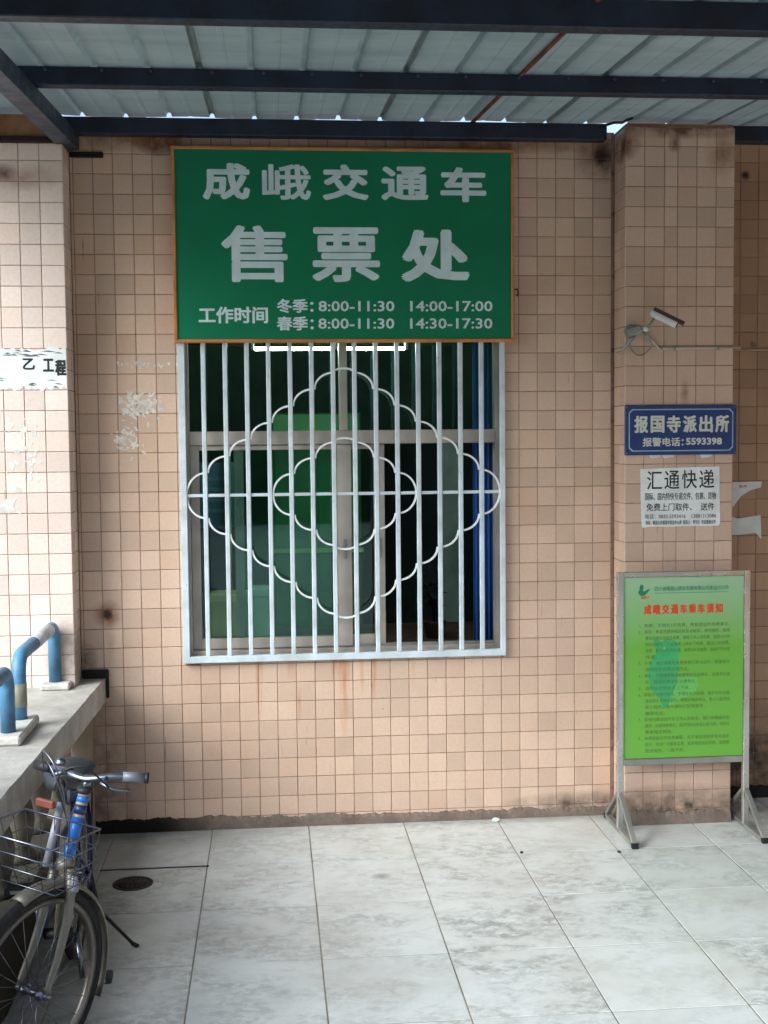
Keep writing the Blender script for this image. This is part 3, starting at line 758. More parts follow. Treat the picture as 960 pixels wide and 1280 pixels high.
def strip(P):
    b = MB(); n = len(P); hw, hd = .0046, .007; vs_ = []
    for i in range(n):
        a = Vector(P[max(0, i - 1)]); c = Vector(P[min(n - 1, i + 1)]); t_ = (c - a).normalized(); nn = Vector((-t_.z, 0, t_.x)); p = Vector(P[i])
        for s1, s2 in ((-1, -1), (1, -1), (1, 1), (-1, 1)): vs_.append(p + nn * hw * s1 + Vector((0, hd * s2, 0)))
    fs = [(i * 4 + k, i * 4 + (k + 1) % 4, i * 4 + 4 + (k + 1) % 4, i * 4 + 4 + k) for i in range(n - 1) for k in range(4)] + [(0, 1, 2, 3), (4 * n - 1, 4 * n - 2, 4 * n - 3, 4 * n - 4)]
    b.add(vs_, fs); b.build('scroll', M['strip'], gr)
def diamond(k0, first, step, top):
    """scalloped diamond whose left tip is at bar k0; mirrored on the other side"""
    for sg in (1, -1):
        z = 0.
        for k in range(k0, 7):
            z2 = z + (first if k == k0 else step)
            arc(bars[k], ZM + sg * z, bars[k + 1], ZM + sg * z2, True)
            arc(bars[15 - k], ZM + sg * z, bars[14 - k], ZM + sg * z2, True)
            z = z2
        xm = (bars[7] + bars[8]) / 2; P = []
        for i in range(11):
            a = math.pi * i / 10; P.append((xm - (bars[8] - bars[7]) / 2 * math.cos(a), -.020, ZM + sg * (z + top * math.sin(a))))
        strip(P)
diamond(0, .115, .0845, .022)
diamond(4, .105, .080, .022)

# ---------------------------------------------------------------- big green sign
sg = thing('shop_sign', 'large green ticket office sign with orange frame above the window', 'sign', (-1.39, -.03, SZ0))
MB().box(SX0 + .012, SX1 - .012, -.052, -.004, SZ0 + .012, SZ1 - .012).build('panel', M['sign_green'], sg)
b = MB(); w_ = .016
b.box(SX0, SX1, -.060, -.002, SZ0, SZ0 + w_, .003).box(SX0, SX1, -.060, -.002, SZ1 - w_, SZ1, .003)
b.box(SX0, SX0 + w_, -.060, -.002, SZ0 + w_, SZ1 - w_, .003).box(SX1 - w_, SX1, -.060, -.002, SZ0 + w_, SZ1 - w_, .003)
b.build('frame', M['gold'], sg)
Y_ = -.0524
for s_, bx, bd in (('成', (-2.108, -1.871, 3.227, 3.413), .045), ('峨', (-1.811, -1.564, 3.230, 3.409), .030), ('交', (-1.507, -1.272, 3.230, 3.412), .045),
                   ('通', (-1.209, -.966, 3.232, 3.405), .042), ('车', (-.906, -.669, 3.225, 3.404), .045),
                   ('售', (-2.021, -1.688, 2.818, 3.105), .030), ('票', (-1.565, -1.219, 2.819, 3.098), .034), ('处', (-1.112, -.755, 2.820, 3.090), .052)):
    text(s_, bx, Y_, M['letter'], sg, 'character', bd)
for s_, bx in (('工作时间', (-2.140, -1.791, 2.612, 2.697)), ('冬季：', (-1.746, -1.560, 2.664, 2.736)), ('8:00-11:30', (-1.535, -1.147, 2.672, 2.726)), ('14:00-17:00', (-1.066, -.639, 2.672, 2.726)),
               ('春季：', (-1.747, -1.560, 2.576, 2.648)), ('8:00-11:30', (-1.537, -1.148, 2.584, 2.638)), ('14:30-17:30', (-1.067, -.640, 2.584, 2.638))):
    text(s_, bx, Y_, M['letter'], sg, 'lettering', .03 if s_[0] in '81' else .035, kind='stuff')
MB().tube([(-.530, -.02, 2.785), (-.505, -.03, 2.79), (-.500, -.03, 2.77), (-.505, -.02, 2.755)], .004, 6).build('wire_hook', M['black'], sg)

# ---------------------------------------------------------------- police plate and courier notice
pl = thing('police_plate', 'dark blue enamel police station plate on the pillar above the white notice', 'plate', (.3, -.21, 1.93))
MB().box(.012, .597, -.2185, -.2005, 1.927, 2.179, .003).build('panel', M['plate_blue'], pl)
b = MB(); x0, x1, z0, z1, c = .030, .579, 1.945, 2.161, .018; yy = -.2188
loop = [(x0 + c, z0), (x1 - c, z0), (x1, z0 + c), (x1, z1 - c), (x1 - c, z1), (x0 + c, z1), (x0, z1 - c), (x0, z0 + c)]
cx, cz = (x0 + x1) / 2, (z0 + z1) / 2
ins = [(cx + (x - cx) * (1 - .0055 / (x1 - cx)), cz + (z - cz) * (1 - .0055 / (z1 - cz))) for x, z in loop]
b.add([(x, yy, z) for x, z in loop + ins], [(i, (i + 1) % 8, 8 + (i + 1) % 8, 8 + i) for i in range(8)])
M['plate_letter'] = print_mat('plate_letter_cream', srgb(206, 210, 196))
b.build('border_line', print_mat('plate_line', srgb(150, 176, 190)), pl, recalc=False)
cw = (.565 - .055) / 6
for k, s_ in enumerate('报国寺派出所'):
    text(s_, (.055 + cw * k + .004, .055 + cw * (k + 1) - .008, 2.039, 2.128), -.2188, M['plate_letter'], pl, 'character', .04)
text('报警电话：', (.103, .318, 1.970, 2.016), -.2188, M['plate_letter'], pl, 'lettering', .03, kind='stuff')
text('5593398', (.330, .520, 1.976, 2.013), -.2188, M['plate_letter'], pl, 'lettering', .06, kind='stuff')
for x, z in ((.02, 2.17), (.589, 2.17), (.02, 1.936), (.589, 1.936)):
    MB().lathe((x, -.2185, z), [(.003, 0), (.003, .002), (.001, .003)], 8, (0, -1, 0)).build('screw', M['steel_dull'], pl)

no = thing('courier_notice', 'white paper courier notice pasted on the pillar under the blue plate', 'notice', (.31, -.2, 1.556))
b = MB(); rg = random.Random(2)
P = [(.097, 1.855), (.099, 1.70), (.104, 1.556), (.12, 1.553)] + [(.14 + .37 * k / 8, 1.556 + .003 * rg.random()) for k in range(9)] + [(.519, 1.57), (.516, 1.72), (.514, 1.864), (.3, 1.860)]
b.prism_y(P[::-1], -.2016, -.2004); b.build('paper_sheet', M['paper'], no)
cw = (.497 - .129) / 4
for k, s_ in enumerate('汇通快递'):
    text(s_, (.129 + cw * k + .002, .129 + cw * (k + 1) - .010, 1.749 + .0015 * k, 1.844 + .0015 * k), -.2019, M['ink'], no, 'character', .008)
text('国际、国内特快专递文件、包裹、货物', (.121, .497, 1.694, 1.733), -.2019, M['ink_grey'], no, 'lettering', .02, kind='stuff')
text('免费上门取件、  送件', (.129, .489, 1.638, 1.678), -.2019, M['ink'], no, 'lettering', .015, kind='stuff')
text('电话：0833-5593416    13881313086', (.122, .498, 1.598, 1.624), -.2019, M['ink_grey'], no, 'lettering', .02, kind='stuff')
text('地址：峨眉山市报国寺客运中心旁  联系人：李先生  欢迎惠顾合作', (.124, .496, 1.567, 1.590), -.2019, M['ink_grey'], no, 'lettering', .02, kind='stuff')
rg = random.Random(11)
t = MB()
for x in (.17, .24, .44): t.prism_y([(x - .03, 1.926), (x - .02, 1.914 - rg.random() * .006), (x, 1.910), (x + .03, 1.916), (x + .035, 1.927)], -.2013, -.2003)
tag(t.build('paper_shreds', M['paper']), 'torn white paper edge sticking out below the blue plate', 'paper', kind='stuff')

# torn stickers on the recessed wall
rg = random.Random(21)
o = MB().prism_y([(.60, 1.77), (.73, 1.765), (.905, 1.768), (.90, 1.735), (.84, 1.72), (.79, 1.69), (.75, 1.64), (.735, 1.625), (.60, 1.63)][::-1], .1986, .1996).build('torn_sticker', M['paper'])
tag(o, 'upper torn grey sticker on the recessed wall right of the pillar', 'sticker')
o = MB().prism_y([(.60, 1.57), (.74, 1.575), (.77, 1.565), (.90, 1.582), (.905, 1.45), (.87, 1.485), (.78, 1.475), (.60, 1.47)][::-1], .1986, .1996).build('torn_sticker', M['paper'])
tag(o, 'lower torn grey sticker with a pointed corner on the recessed wall', 'sticker')
text('收件', (.775, .82, 1.735, 1.75), .1984, M['red'], bpy.data.objects['torn_sticker'], 'lettering', .03, kind='stuff')

# ---------------------------------------------------------------- security camera with cable
cc = thing('security_camera', 'small white bullet camera under a brown sunshield on the pillar', 'camera', (.03, -.2, 2.54))
A = Vector((.128, -.300, 2.640)); B = Vector((.240, -.335, 2.578)); D = (B - A).normalized()
MB().lathe(A, [(.004, -.012), (.012, -.010), (.020, 0), (.0215, .004), (.0215, (B - A).length - .004), (.019, (B - A).length)], 24, D).build('body', M['cctv'], cc)
MB().lathe(B, [(.016, 0), (.016, .004), (.010, .005)], 20, D).build('lens_ring', M['black'], cc)
U = Vector((0, 0, 1)); U = (U - D * U.dot(D)).normalized(); V = D.cross(U)
b = MB(); vs_ = []; L = (B - A).length
for s1, th_ in ((-.004, 0), (L + .03, 0)):
    for k in range(13):
        a = R(-78 + 156 * k / 12)
        for rr in (.0245, .0265): vs_.append(A + D * s1 + (U * math.cos(a) + V * math.sin(a)) * rr + U * .004)
fs = []
for k in range(12):
    a0, a1, b0, b1 = 2 * k, 2 * k + 2, 26 + 2 * k, 26 + 2 * k + 2
    fs += [(a0, a1, b1, b0), (a0 + 1, b0 + 1, b1 + 1, a1 + 1), (a0, a0 + 1, a1 + 1, a1), (b0, b1, b1 + 1, b0 + 1)]
fs += [(0, 26, 27, 1), (24, 25, 51, 50)]
b.add(vs_, fs, True); b.build('sunshield', M['shield'], cc)
MB().tube([A + D * .02 - U * .02, Vector((.112, -.28, 2.575)), Vector((.105, -.27, 2.565))], .006, 10).build('neck', M['cctv_grey'], cc)
MB().lathe((.104, -.268, 2.562), [(.004, -.013), (.012, -.008), (.014, 0), (.012, .008), (.004, .013)], 14, (0, 0, 1)).build('ball_joint', M['cctv'], cc)
MB().obox((.055, -.232, 2.555), (.96, -.2, .2), (.2, .98, 0), (-.2, 0, .98), .036, .022, .022, .006).build('junction_box', M['cctv_grey'], cc)
MB().lathe((.045, -.203, 2.555), [(.036, 0), (.036, .006), (.030, .010)], 20, (0, -1, 0)).build('base_plate', M['cctv_grey'], cc)
MB().tube([(.075, -.25, 2.552), (.10, -.262, 2.560)], .008, 10).build('arm', M['cctv_grey'], cc)
MB().tube([(.052, -.24, 2.53), (.03, -.235, 2.505), (.008, -.225, 2.475), (-.004, -.20, 2.455), (-.008, -.12, 2.452)], [.010, .010, .007, .004, .003], 8).build('conduit_tail', M['cctv_grey'], cc)
b = MB(); P = []
for k in range(34):
    a = R(100 - 360 * 1.25 * k / 33); rr = .055 + .002 * math.sin(k)
    P.append((.088 + rr * math.cos(a), -.225 - .012 * math.sin(k * .35), 2.490 + rr * math.sin(a)))
b.tube(P, .0032, 8); b.build('coiled_cable', M['cctv_grey'], cc)
t = thing('cable_conduit', 'thin white cable conduit running right from the camera across the pillar', 'cable', (.4, -.21, 2.47))
MB().tube([(.120, -.235, 2.535), (.150, -.222, 2.510), (.190, -.2085, 2.470), (.21, -.2085, 2.468)], .0055, 8).build('bend', M['conduit'], t)
MB().tube([(.21, -.2085, 2.468), (.62, -.2085, 2.473)], .0065, 8).build('pipe', M['conduit'], t)
MB().tube([(.62, -.2085, 2.473), (.63, -.1, 2.476), (.63, .17, 2.486), (.66, .192, 2.487), (1.8, .192, 2.495)], .005, 8).build('cable', M['conduit'], t)
for x in (.27, .50): MB().box(x - .006, x + .006, -.216, -.199, 2.460, 2.480, .002).build('clip', M['cctv_grey'], t)

# ---------------------------------------------------------------- notice board on a stainless stand
nb = thing('notice_board', 'green passenger notice board in a stainless steel stand before the pillar', 'notice board', (.29, -.3, 0))
BX0, BX1, BY = -.052, .641, -.300
for x0, x1 in ((BX0, BX0 + .032), (BX1 - .032, BX1)):
    MB().box(x0, x1, BY - .014, BY + .016, .02, 1.338, .003).build('post', M['steel'], nb)
MB().box(BX0 + .032, BX1 - .032, BY - .014, BY + .016, 1.310, 1.338, .003).build('top_rail', M['steel'], nb)
MB().box(BX0 + .032, BX1 - .032, BY - .014, BY + .016, .345, .378, .003).build('bottom_rail', M['steel_dull'], nb)
for x in (BX0 + .016, BX1 - .016):
    yf, yb, zt = -.565, -.055, .20
    ft = MB().box(x - .015, x + .015, yf, yb, .004, .026, .003).build('foot_bar', M['steel_dull'], nb)
    for ye in (yf + .012, yb - .012):
        a, c = Vector((x, ye, .026)), Vector((x, BY + (.014 if ye > BY else -.012), zt)); dd = (c - a).normalized()
        MB().obox((a + c) / 2, (1, 0, 0), dd.cross(Vector((1, 0, 0))), dd, .013, .010, (c - a).length / 2 + .006, .002).build('brace', M['steel_dull'], nb)
    MB().box(x - .017, x + .017, yf - .006, yf + .018, 0, .028, .003).build('rubber_foot', M['black'], ft)
    MB().box(x - .017, x + .017, yb - .018, yb + .006, 0, .028, .003).build('rubber_foot', M['black'], ft)
pn = MB().box(BX0 + .034, BX1 - .034, BY - .006, BY + .010, .380, 1.308).build('panel', M['notice_green'], nb)
YN = BY - .0064
text('四川省峨眉山旅业发展有限公司客运分公司', (.141, .526, 1.238, 1.262), YN, M['head_green'], pn, 'lettering', .02, kind='stuff')
MB().box(.141, .526, YN - .0001, YN + .0003, 1.226, 1.229).build('rule', M['head_green'], pn)
cw = (.503 - .083) / 9
for k, s_ in enumerate('成峨交通车乘车须知'):
    text(s_, (.083 + cw * k + .002, .083 + cw * (k + 1) - .005, 1.119, 1.170), YN, M['red'], pn, 'character', .05)
# emblem: a leaf-like green bird over small orange marks
lg = MB().prism_y([(.062, 1.262), (.070, 1.274), (.080, 1.270), (.083, 1.255), (.080, 1.240), (.088, 1.238), (.100, 1.246), (.116, 1.250), (.108, 1.236), (.098, 1.226), (.088, 1.216), (.072, 1.213), (.060, 1.222), (.055, 1.236), (.062, 1.246)][::-1], YN, YN + .0004)
lg.build('emblem', M['logo_green'], pn)
text('峨眉山', (.070, .112, 1.197, 1.210), YN, M['red'], pn, 'lettering', .03, kind='stuff', shear=.15)
MB().lathe((.196, YN - .0003, .945), [(.009, 0), (.009, .0002)], 14, (0, 1, 0)).build('bird_eye', M['bird_pale'], pn)
# large printed bird
bp_ = [(.138, .992), (.150, .998), (.164, .988), (.176, .976), (.20, .992), (.225, .994), (.250, .982), (.268, .960), (.272, .925), (.264, .885), (.270, .85), (.262, .80), (.258, .76), (.240, .72), (.222, .69), (.216, .65), (.190, .632),
       (.178, .66), (.166, .69), (.140, .715), (.118, .75), (.107, .80), (.112, .845), (.128, .885), (.146, .92), (.150, .945), (.140, .965)]
MB().prism_y(bp_[::-1], YN + .0001, YN + .0004).build('bird_print', M['bird_green'], pn)
MB().prism_y([(.262, .80), (.31, .80), (.36, .785), (.372, .75), (.35, .71), (.31, .69), (.27, .68), (.235, .655), (.217, .65), (.222, .69), (.240, .72), (.258, .76)][::-1], YN + .00012, YN + .0004).build('bird_tail_print', M['bird_pale'], pn)
body = ['1、购票：可提前3天购票，凭有效证件购票乘车。', '2、候车：乘客凭票到指定候车点候车，请勿拥挤，按序',
        '乘车时请主动出示车票，接受工作人员检票，提前10分钟', '到车站候车，儿童身高1.2米以下免票，超过1.2米购票。',
        '退票：发车前2小时办理，收取20%手续费，逾期不予办理', '作废。', '3、行李：每位乘客可免费携带行李10公斤，超重部分',
        '按照规定收费办理托运。', '4、乘车：严禁携带易燃易爆等危险品乘车，违者责任自', '负，造成后果承担法律责任。', '5、请在指定的地点上下车，',
        '6、乘客应当遵守秩序，不得在车内吸烟，爱护车内设施', '请勿将头手伸出窗外，照看好随身物品，老人儿童须由', '家人陪同，途中请勿打扰驾驶员，', '确保安全。',
        '7、发现问题请及时与工作人员联系，我们将竭诚为您', '服务，如遇特殊情况，班次时间以车站公告为准，请各位', '乘客相互转告。',
        '8、本须知由公司负责解释，未尽事宜按国家有关规定', '执行，欢迎广大乘客监督，投诉电话当日受理，祝旅客', '旅途愉快，一路平安。']
zt_, zb_ = 1.062, .418
for k, s_ in enumerate(body):
    z = zt_ + (zb_ - zt_) * k / (len(body) - 1); ind = 0 if s_[0].isdigit() else .035
    full = .478 if len(s_) >= 21 else .478 * len(s_) / 23.0
    text(s_, (.058 + ind, .058 + ind + min(full, .536 - .058 - ind), z - .010, z + .010), YN - .0002, M['notice_ink'], pn, 'lettering', 0, kind='stuff')

# ---------------------------------------------------------------- balustrade with ledge and blue pipes on the left
bal = thing('balustrade', 'concrete balustrade with a thick top ledge at the left, behind the bicycle', 'balustrade', (-2.95, -2.2, 0))
def ledge_x(y): return -2.648 + .0335 * y
b = MB(); P = [(-3.22, -.203), (-3.22, -4.6), (ledge_x(-4.6), -4.6), (ledge_x(-.006), -.006), (-2.767, -.006), (-2.767, -.203)]
rg = random.Random(31); N_ = 60
edge = [(ledge_x(-4.6 + 4.594 * i / N_) + rg.uniform(-.002, .002), -4.6 + 4.594 * i / N_) for i in range(N_ + 1)]
poly = [(-3.22, -.203), (-3.22, -4.6)] + edge + [(-2.767, -.006), (-2.767, -.203)]; n = len(poly)
ins = lambda x, y: (x - (.006 if x > -2.9 and y < -.01 and (x, y) in edge else 0), y)
v0 = [(x, y, .690) for x, y in poly] + [(x, y, .804) for x, y in poly] + [(*ins(x, y), .811) for x, y in poly]
b.add(v0, [tuple(range(n))[::-1], tuple(2 * n + i for i in range(n))] + [(i, (i + 1) % n, n + (i + 1) % n, n + i) for i in range(n)] + [(n + i, n + (i + 1) % n, 2 * n + (i + 1) % n, 2 * n + i) for i in range(n)])
b.build('ledge', M['concrete'], bal)
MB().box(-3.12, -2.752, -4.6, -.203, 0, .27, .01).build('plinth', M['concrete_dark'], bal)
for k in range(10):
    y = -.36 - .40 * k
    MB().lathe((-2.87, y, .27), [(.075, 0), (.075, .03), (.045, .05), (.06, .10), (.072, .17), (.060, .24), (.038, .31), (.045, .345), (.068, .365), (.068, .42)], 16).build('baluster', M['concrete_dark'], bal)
MB().box(-2.80, -2.715, -.204, -.01, .0, .690, .006).build('end_post', cement_mat('end_post_cement', srgb(170, 158, 140), srgb(140, 126, 106), 4), bal)
MB().box(-2.765, -2.632, -.020, -.0015, .813, .858, .006).box(-2.646, -2.632, -.016, -.0015, .71, .813, .003).build('black_strip', M['matt_black'], bal)  # black L-shaped strip where the ledge meets the wall
p1 = MB().box(-3.02, -2.765, -.203, -.05, .8115, .842, .012)
o = MB().box(-2.925, -2.785, -.30, -.16, .8115, .842, .010).build('pipe_pad', M['pad'], bal)
MB().box(-3.02, -2.80, -1.40, -.99, .8115, .851, .012).build('pipe_pad', M['pad'], bal)

def pipe_loop(y0, y1, label, z0, z1, zt):
    t = thing('blue_pipe_rail', label, 'rail', (-2.866, (y0 + y1) / 2, z0), 'blue pipe rails on the ledge')
    X = -2.866; r = .030; c = .075; P = [(X, y0, z0)]
    for k in range(7):
        a = math.pi / 2 * k / 6; P.append((X, y0 + (c - c * math.cos(a)) * (1 if y1 > y0 else -1), zt - c + c * math.sin(a)))
    for k in range(7):
        a = math.pi / 2 * k / 6; P.append((X, y1 - (c - c * math.sin(a)) * (1 if y1 > y0 else -1), zt - c + c * math.cos(a)))
    P.append((X, y1, z1))
    MB().tube(P, r, 18).build('pipe', M['blue_pipe'], t); return t
t = pipe_loop(-.215, -1.075, 'blue pipe hoop with grey tape on its top, nearest the pier', .842, .851, 1.118)
MB().tube([(-2.866, -.36, 1.118), (-2.866, -.74, 1.118)], .0318, 18).build('tape_wrap', M['grey_tape'], t)
MB().tube([(-2.866, -1.075, .905), (-2.866, -1.075, 1.005)], .0318, 18).build('tape_wrap', simple('tape_khaki', srgb(140, 142, 120), .6, 0, 30, .2, .2), t)
pipe_loop(-1.31, -2.17, 'next blue pipe hoop cut off by the left edge of the photo', .851, .811, 1.10)

# ---------------------------------------------------------------- canopy
cn = thing('canopy', 'corrugated canopy roof on dark blue steel purlins over the forecourt', 'canopy', (-.3, -1.5, 0))
SL = .075
def zs(y): return 3.636 + SL * (y + .05)
CX0, CX1, CY0, CY1 = -3.45, 3.1, -4.3, .03
def purlin(y0, y1, h, x0, x1, z=None):
    top = zs(y0) - .004 if z is None else z
    MB().box(x0, x1, y0, y1, top - h, top, .004).build('purlin', M['steel_dark'], cn)
purlin(-.105, -.035, .082, -2.80, -.052, 3.618); purlin(-.105, -.035, .082, .60, CX1, 3.618)
purlin(-1.16, -1.10, .075, CX0, CX1); purlin(-2.30, -2.235, .095, CX0, CX1); purlin(-3.42, -3.35, .09, CX0, CX1); purlin(-4.22, -4.15, .09, CX0, CX1)
for x0 in (-2.80, 1.7):
    ya, yb = -4.23, -.02; hw = .04
    za, zb = zs(ya) - .10, zs(yb) - .085
    P = [(x0, ya, za), (x0, yb, zb), (x0, yb, zb - .08), (x0, ya, za - .08)]
    vs_ = P + [(x + .085, y, z) for x, y, z in P]
    MB().add(vs_, [(0, 1, 2, 3), (7, 6, 5, 4), (0, 4, 5, 1), (1, 5, 6, 2), (2, 6, 7, 3), (3, 7, 4, 0)]).build('rafter', M['steel_beam'], cn)
    MB().box(x0 + .01, x0 + .075, -4.23, -4.165, 0, za - .075, .005).build('post', M['steel_dark'], cn)
b = MB(); b.add([(x, y, zs(y) + dz) for x, y in ((-.69, -3.1), (-.675, -3.1), (-.735, .0), (-.75, .0)) for dz in (-.016, -.004)],
      [(0, 2, 3, 1), (2, 4, 5, 3), (4, 6, 7, 5), (6, 0, 1, 7), (1, 3, 5, 7), (0, 6, 4, 2)]); b.build('rusty_rod', M['rust'], cn)
# corrugated sheets: trapezoid ribs every 0.21 m
RP = .2135; x = -2.47 - RP * 6 - .03
sheet_w = RP * 4; k = 0
rg = random.Random(4)
while x < CX1:
    n_y = 2; ys = [CY0, -2.2, -1.1, (CY1 if x < .2 else .30) + rg.uniform(-.02, .03)]; prof = []
    for r_ in range(4):
        u = r_ * RP; prof += [(u, 0), (u + .008, .020), (u + .022, .020), (u + .030, 0), (u + .11, 0), (u + .115, .002), (u + .13, .002), (u + .135, 0)]
    prof += [(4 * RP + .001, 0), (4 * RP + .009, .0215), (4 * RP + .022, .0215), (4 * RP + .031, .002)]
    dz = rg.uniform(0, .003) + (.0015 if k % 2 else 0); vs_ = []
    for y in ys:
        lift = (rg.uniform(.004, .012) if y == ys[-1] else 0)
        for j_, (u, h) in enumerate(prof):
            wv = .005 * math.sin(u * 9 + k) if y == ys[-1] else 0
            vs_.append((x + u, y, zs(y) + h + dz + lift + wv))
    m_ = len(prof)
    fs = [(a * m_ + i, a * m_ + i + 1, (a + 1) * m_ + i + 1, (a + 1) * m_ + i) for a in range(len(ys) - 1) for i in range(m_ - 1)]
    MB().add(vs_, fs).build('roof_sheet', M['roof'], cn, recalc=False)
    x += sheet_w; k += 1
for px_ in [-2.47 + RP * i + .02 for i in range(-3, 14)]:
    MB().lathe((px_ + rg.uniform(-.02, .02), -1.165, zs(-1.16) - .02), [(.007, 0), (.007, .006), (.003, .009)], 8, (0, -1, 0)).build('bolt', M['steel_beam'], cn)
# loose bit of cable tie and wire on the purlin end
MB().tube([(-.09, -.11, 3.60), (-.03, -.16, 3.61), (.00, -.20, 3.60), (.02, -.215, 3.61), (.05, -.212, 3.62)], .007, 6).build('loose_wire', M['black'], cn)

# ---------------------------------------------------------------- bicycle
bike = thing('bicycle', 'old silver bicycle with wire basket and blue frame decal, cropped at lower left', 'bicycle', (-2.5, -2.1, 0))
M['bk_silver'] = simple('fork_silver_beige', srgb(116, 112, 104), .4, .35, 18, .18, .1, dirt=srgb(96, 86, 74))
M['bk_rim'] = simple('rim_alloy', srgb(116, 110, 102), .35, .6, 14, .2, .1)
M['bk_chrome'] = simple('chrome', srgb(126, 132, 144), .32, 1., 14, .12, .05)
M['bk_tyre'] = simple('tyre_rubber', srgb(26, 26, 28), .8, 0, 60, .25, .3)
M['bk_frame'] = simple('frame_beige_paint', srgb(150, 142, 118), .4, .1, 12, .15, .1)
M['bk_blue'] = simple('decal_blue', srgb(26, 104, 190), .4, 0, 30, .15, .05)
M['bk_navy'] = simple('frame_navy', srgb(36, 50, 92), .4, .1, 20, .2, .1)
M['bk_orange'] = simple('reflector_orange', srgb(110, 56, 42), .35, 0, 20, .1, .05)
M['bk_white'] = simple('sleeve_white', srgb(122, 126, 134), .4, 0, 20, .1, .05)
RW = .322
def frame_axes(a_deg, lean):
    a = R(a_deg); h = Vector((math.cos(a), math.sin(a), 0)); s_ = Vector((-h.y, h.x, 0)); L = R(lean)
    return h, (s_ * math.cos(L) - Vector((0, 0, 1)) * math.sin(L)), (Vector((0, 0, 1)) * math.cos(L) + s_ * math.sin(L))
HF = Vector((-2.548, -2.555, RW))
hF, sF, uF = frame_axes(-121, 5)         # steered front end
def PF(fw, up, side=0.): return HF + hF * fw + uF * up + sF * side
HR = HF + Vector((-.03, 1.03, .01))
hB = (HF - HR); hB.z = 0; hB.normalize(); sB = Vector((-hB.y, hB.x, 0)); uB = Vector((0, 0, 1))
def PB(fw, up, side=0.): return HR + hB * fw + uB * up + sB * side + sB * up * .035
def wheel(H, hh, ss, uu, nm='wheel'):
    ty = MB(); P = [H + hh * (RW - .016) * math.cos(a) + uu * (RW - .016) * math.sin(a) for a in [2 * math.pi * k / 56 for k in range(56)]]
    ty.tube(P, .0185, 10, closed=True); w = ty.build(nm, M['bk_tyre'], bike)
    rm = MB(); n = 56; prof = [(RW - .034, -.014), (RW - .034, .014), (RW - .052, .010), (RW - .052, -.010)]
    vs_ = [H + (hh * math.cos(2 * math.pi * k / n) + uu * math.sin(2 * math.pi * k / n)) * r_ + ss * o_ for k in range(n) for r_, o_ in prof]
    rm.add(vs_, [(k * 4 + j, k * 4 + (j + 1) % 4, ((k + 1) % n) * 4 + (j + 1) % 4, ((k + 1) % n) * 4 + j) for k in range(n) for j in range(4)], True)
    rm.build('rim', M['bk_rim'], w)
    for k in range(28):
        a = 2 * math.pi * k / 28; a2 = a + (.35 if k % 2 else -.35) * (1 if k % 4 < 2 else -1); o_ = .024 if k % 2 else -.024
        MB().tube([H + (hh * math.cos(a2) + uu * math.sin(a2)) * .02 + ss * o_, H + (hh * math.cos(a) + uu * math.sin(a)) * (RW - .045)], .0013, 4).build('spoke', M['bk_chrome'], w)
    MB().lathe(H - ss * .05, [(.006, -.012), (.006, .004), (.012, .006), (.022, .022), (.013, .028), (.013, .072), (.022, .078), (.012, .094), (.006, .096), (.006, .112)], 16, ss).build('hub', M['bk_chrome'], w)
wheel(HF, hF, sF, uF); wheel(HR, hB, sB, uB)
# fork with curved legs
CR = PF(-.125, .365)
fk = MB().lathe(CR, [(.012, -.01), (.03, -.008), (.03, .018), (.018, .026)], 14, uF).build('fork', M['bk_silver'], bike)
for sg_ in (-1, 1):
    MB().tube([PF(-.118, .365, sg_ * .030), PF(-.105, .29, sg_ * .042), PF(-.085, .20, sg_ * .048), PF(-.045, .10, sg_ * .052), PF(-.005, .03, sg_ * .054), PF(.0, .0, sg_ * .055)],
              [.017, .016, .0145, .0125, .0105, .010], 12).build('fork_leg', M['bk_silver'], fk)
    MB().lathe(PF(0, 0, sg_ * .05), [(.014, 0), (.014, .006), (.009, .008), (.009, .016), (.003, .018)], 10, sF * sg_).build('axle_nut', M['bk_chrome'], fk)
# front and rear fenders
def fender(H, hh, ss, uu, a0, a1, mat):
    b = MB(); n = 22; vs_ = []
    for k in range(n + 1):
        a = R(a0 + (a1 - a0) * k / n)
        rad = hh * math.cos(a) + uu * math.sin(a)
        for j, (o_, dr) in enumerate(((-.030, -.012), (-.022, .002), (0, .008), (.022, .002), (.030, -.012))):
            vs_.append(H + rad * (RW + .016 + dr) + ss * o_)
    b.add(vs_, [(k * 5 + j, k * 5 + j + 1, k * 5 + 6 + j, k * 5 + 5 + j) for k in range(n) for j in range(4)], True)
    o = b.build('fender', mat, bike); m = o.modifiers.new('thick', 'SOLIDIFY'); m.thickness = .0015; return o
fender(HF, hF, sF, uF, 74, 205, M['bk_silver']); fender(HR, hB, sB, uB, 10, 215, M['bk_navy'])
MB().lathe(PF(-.105, .30, .058), [(.012, 0), (.014, .01), (.012, .045), (.006, .05)], 12, (0, 0, 1)).build('dynamo', M['bk_white'], bike)
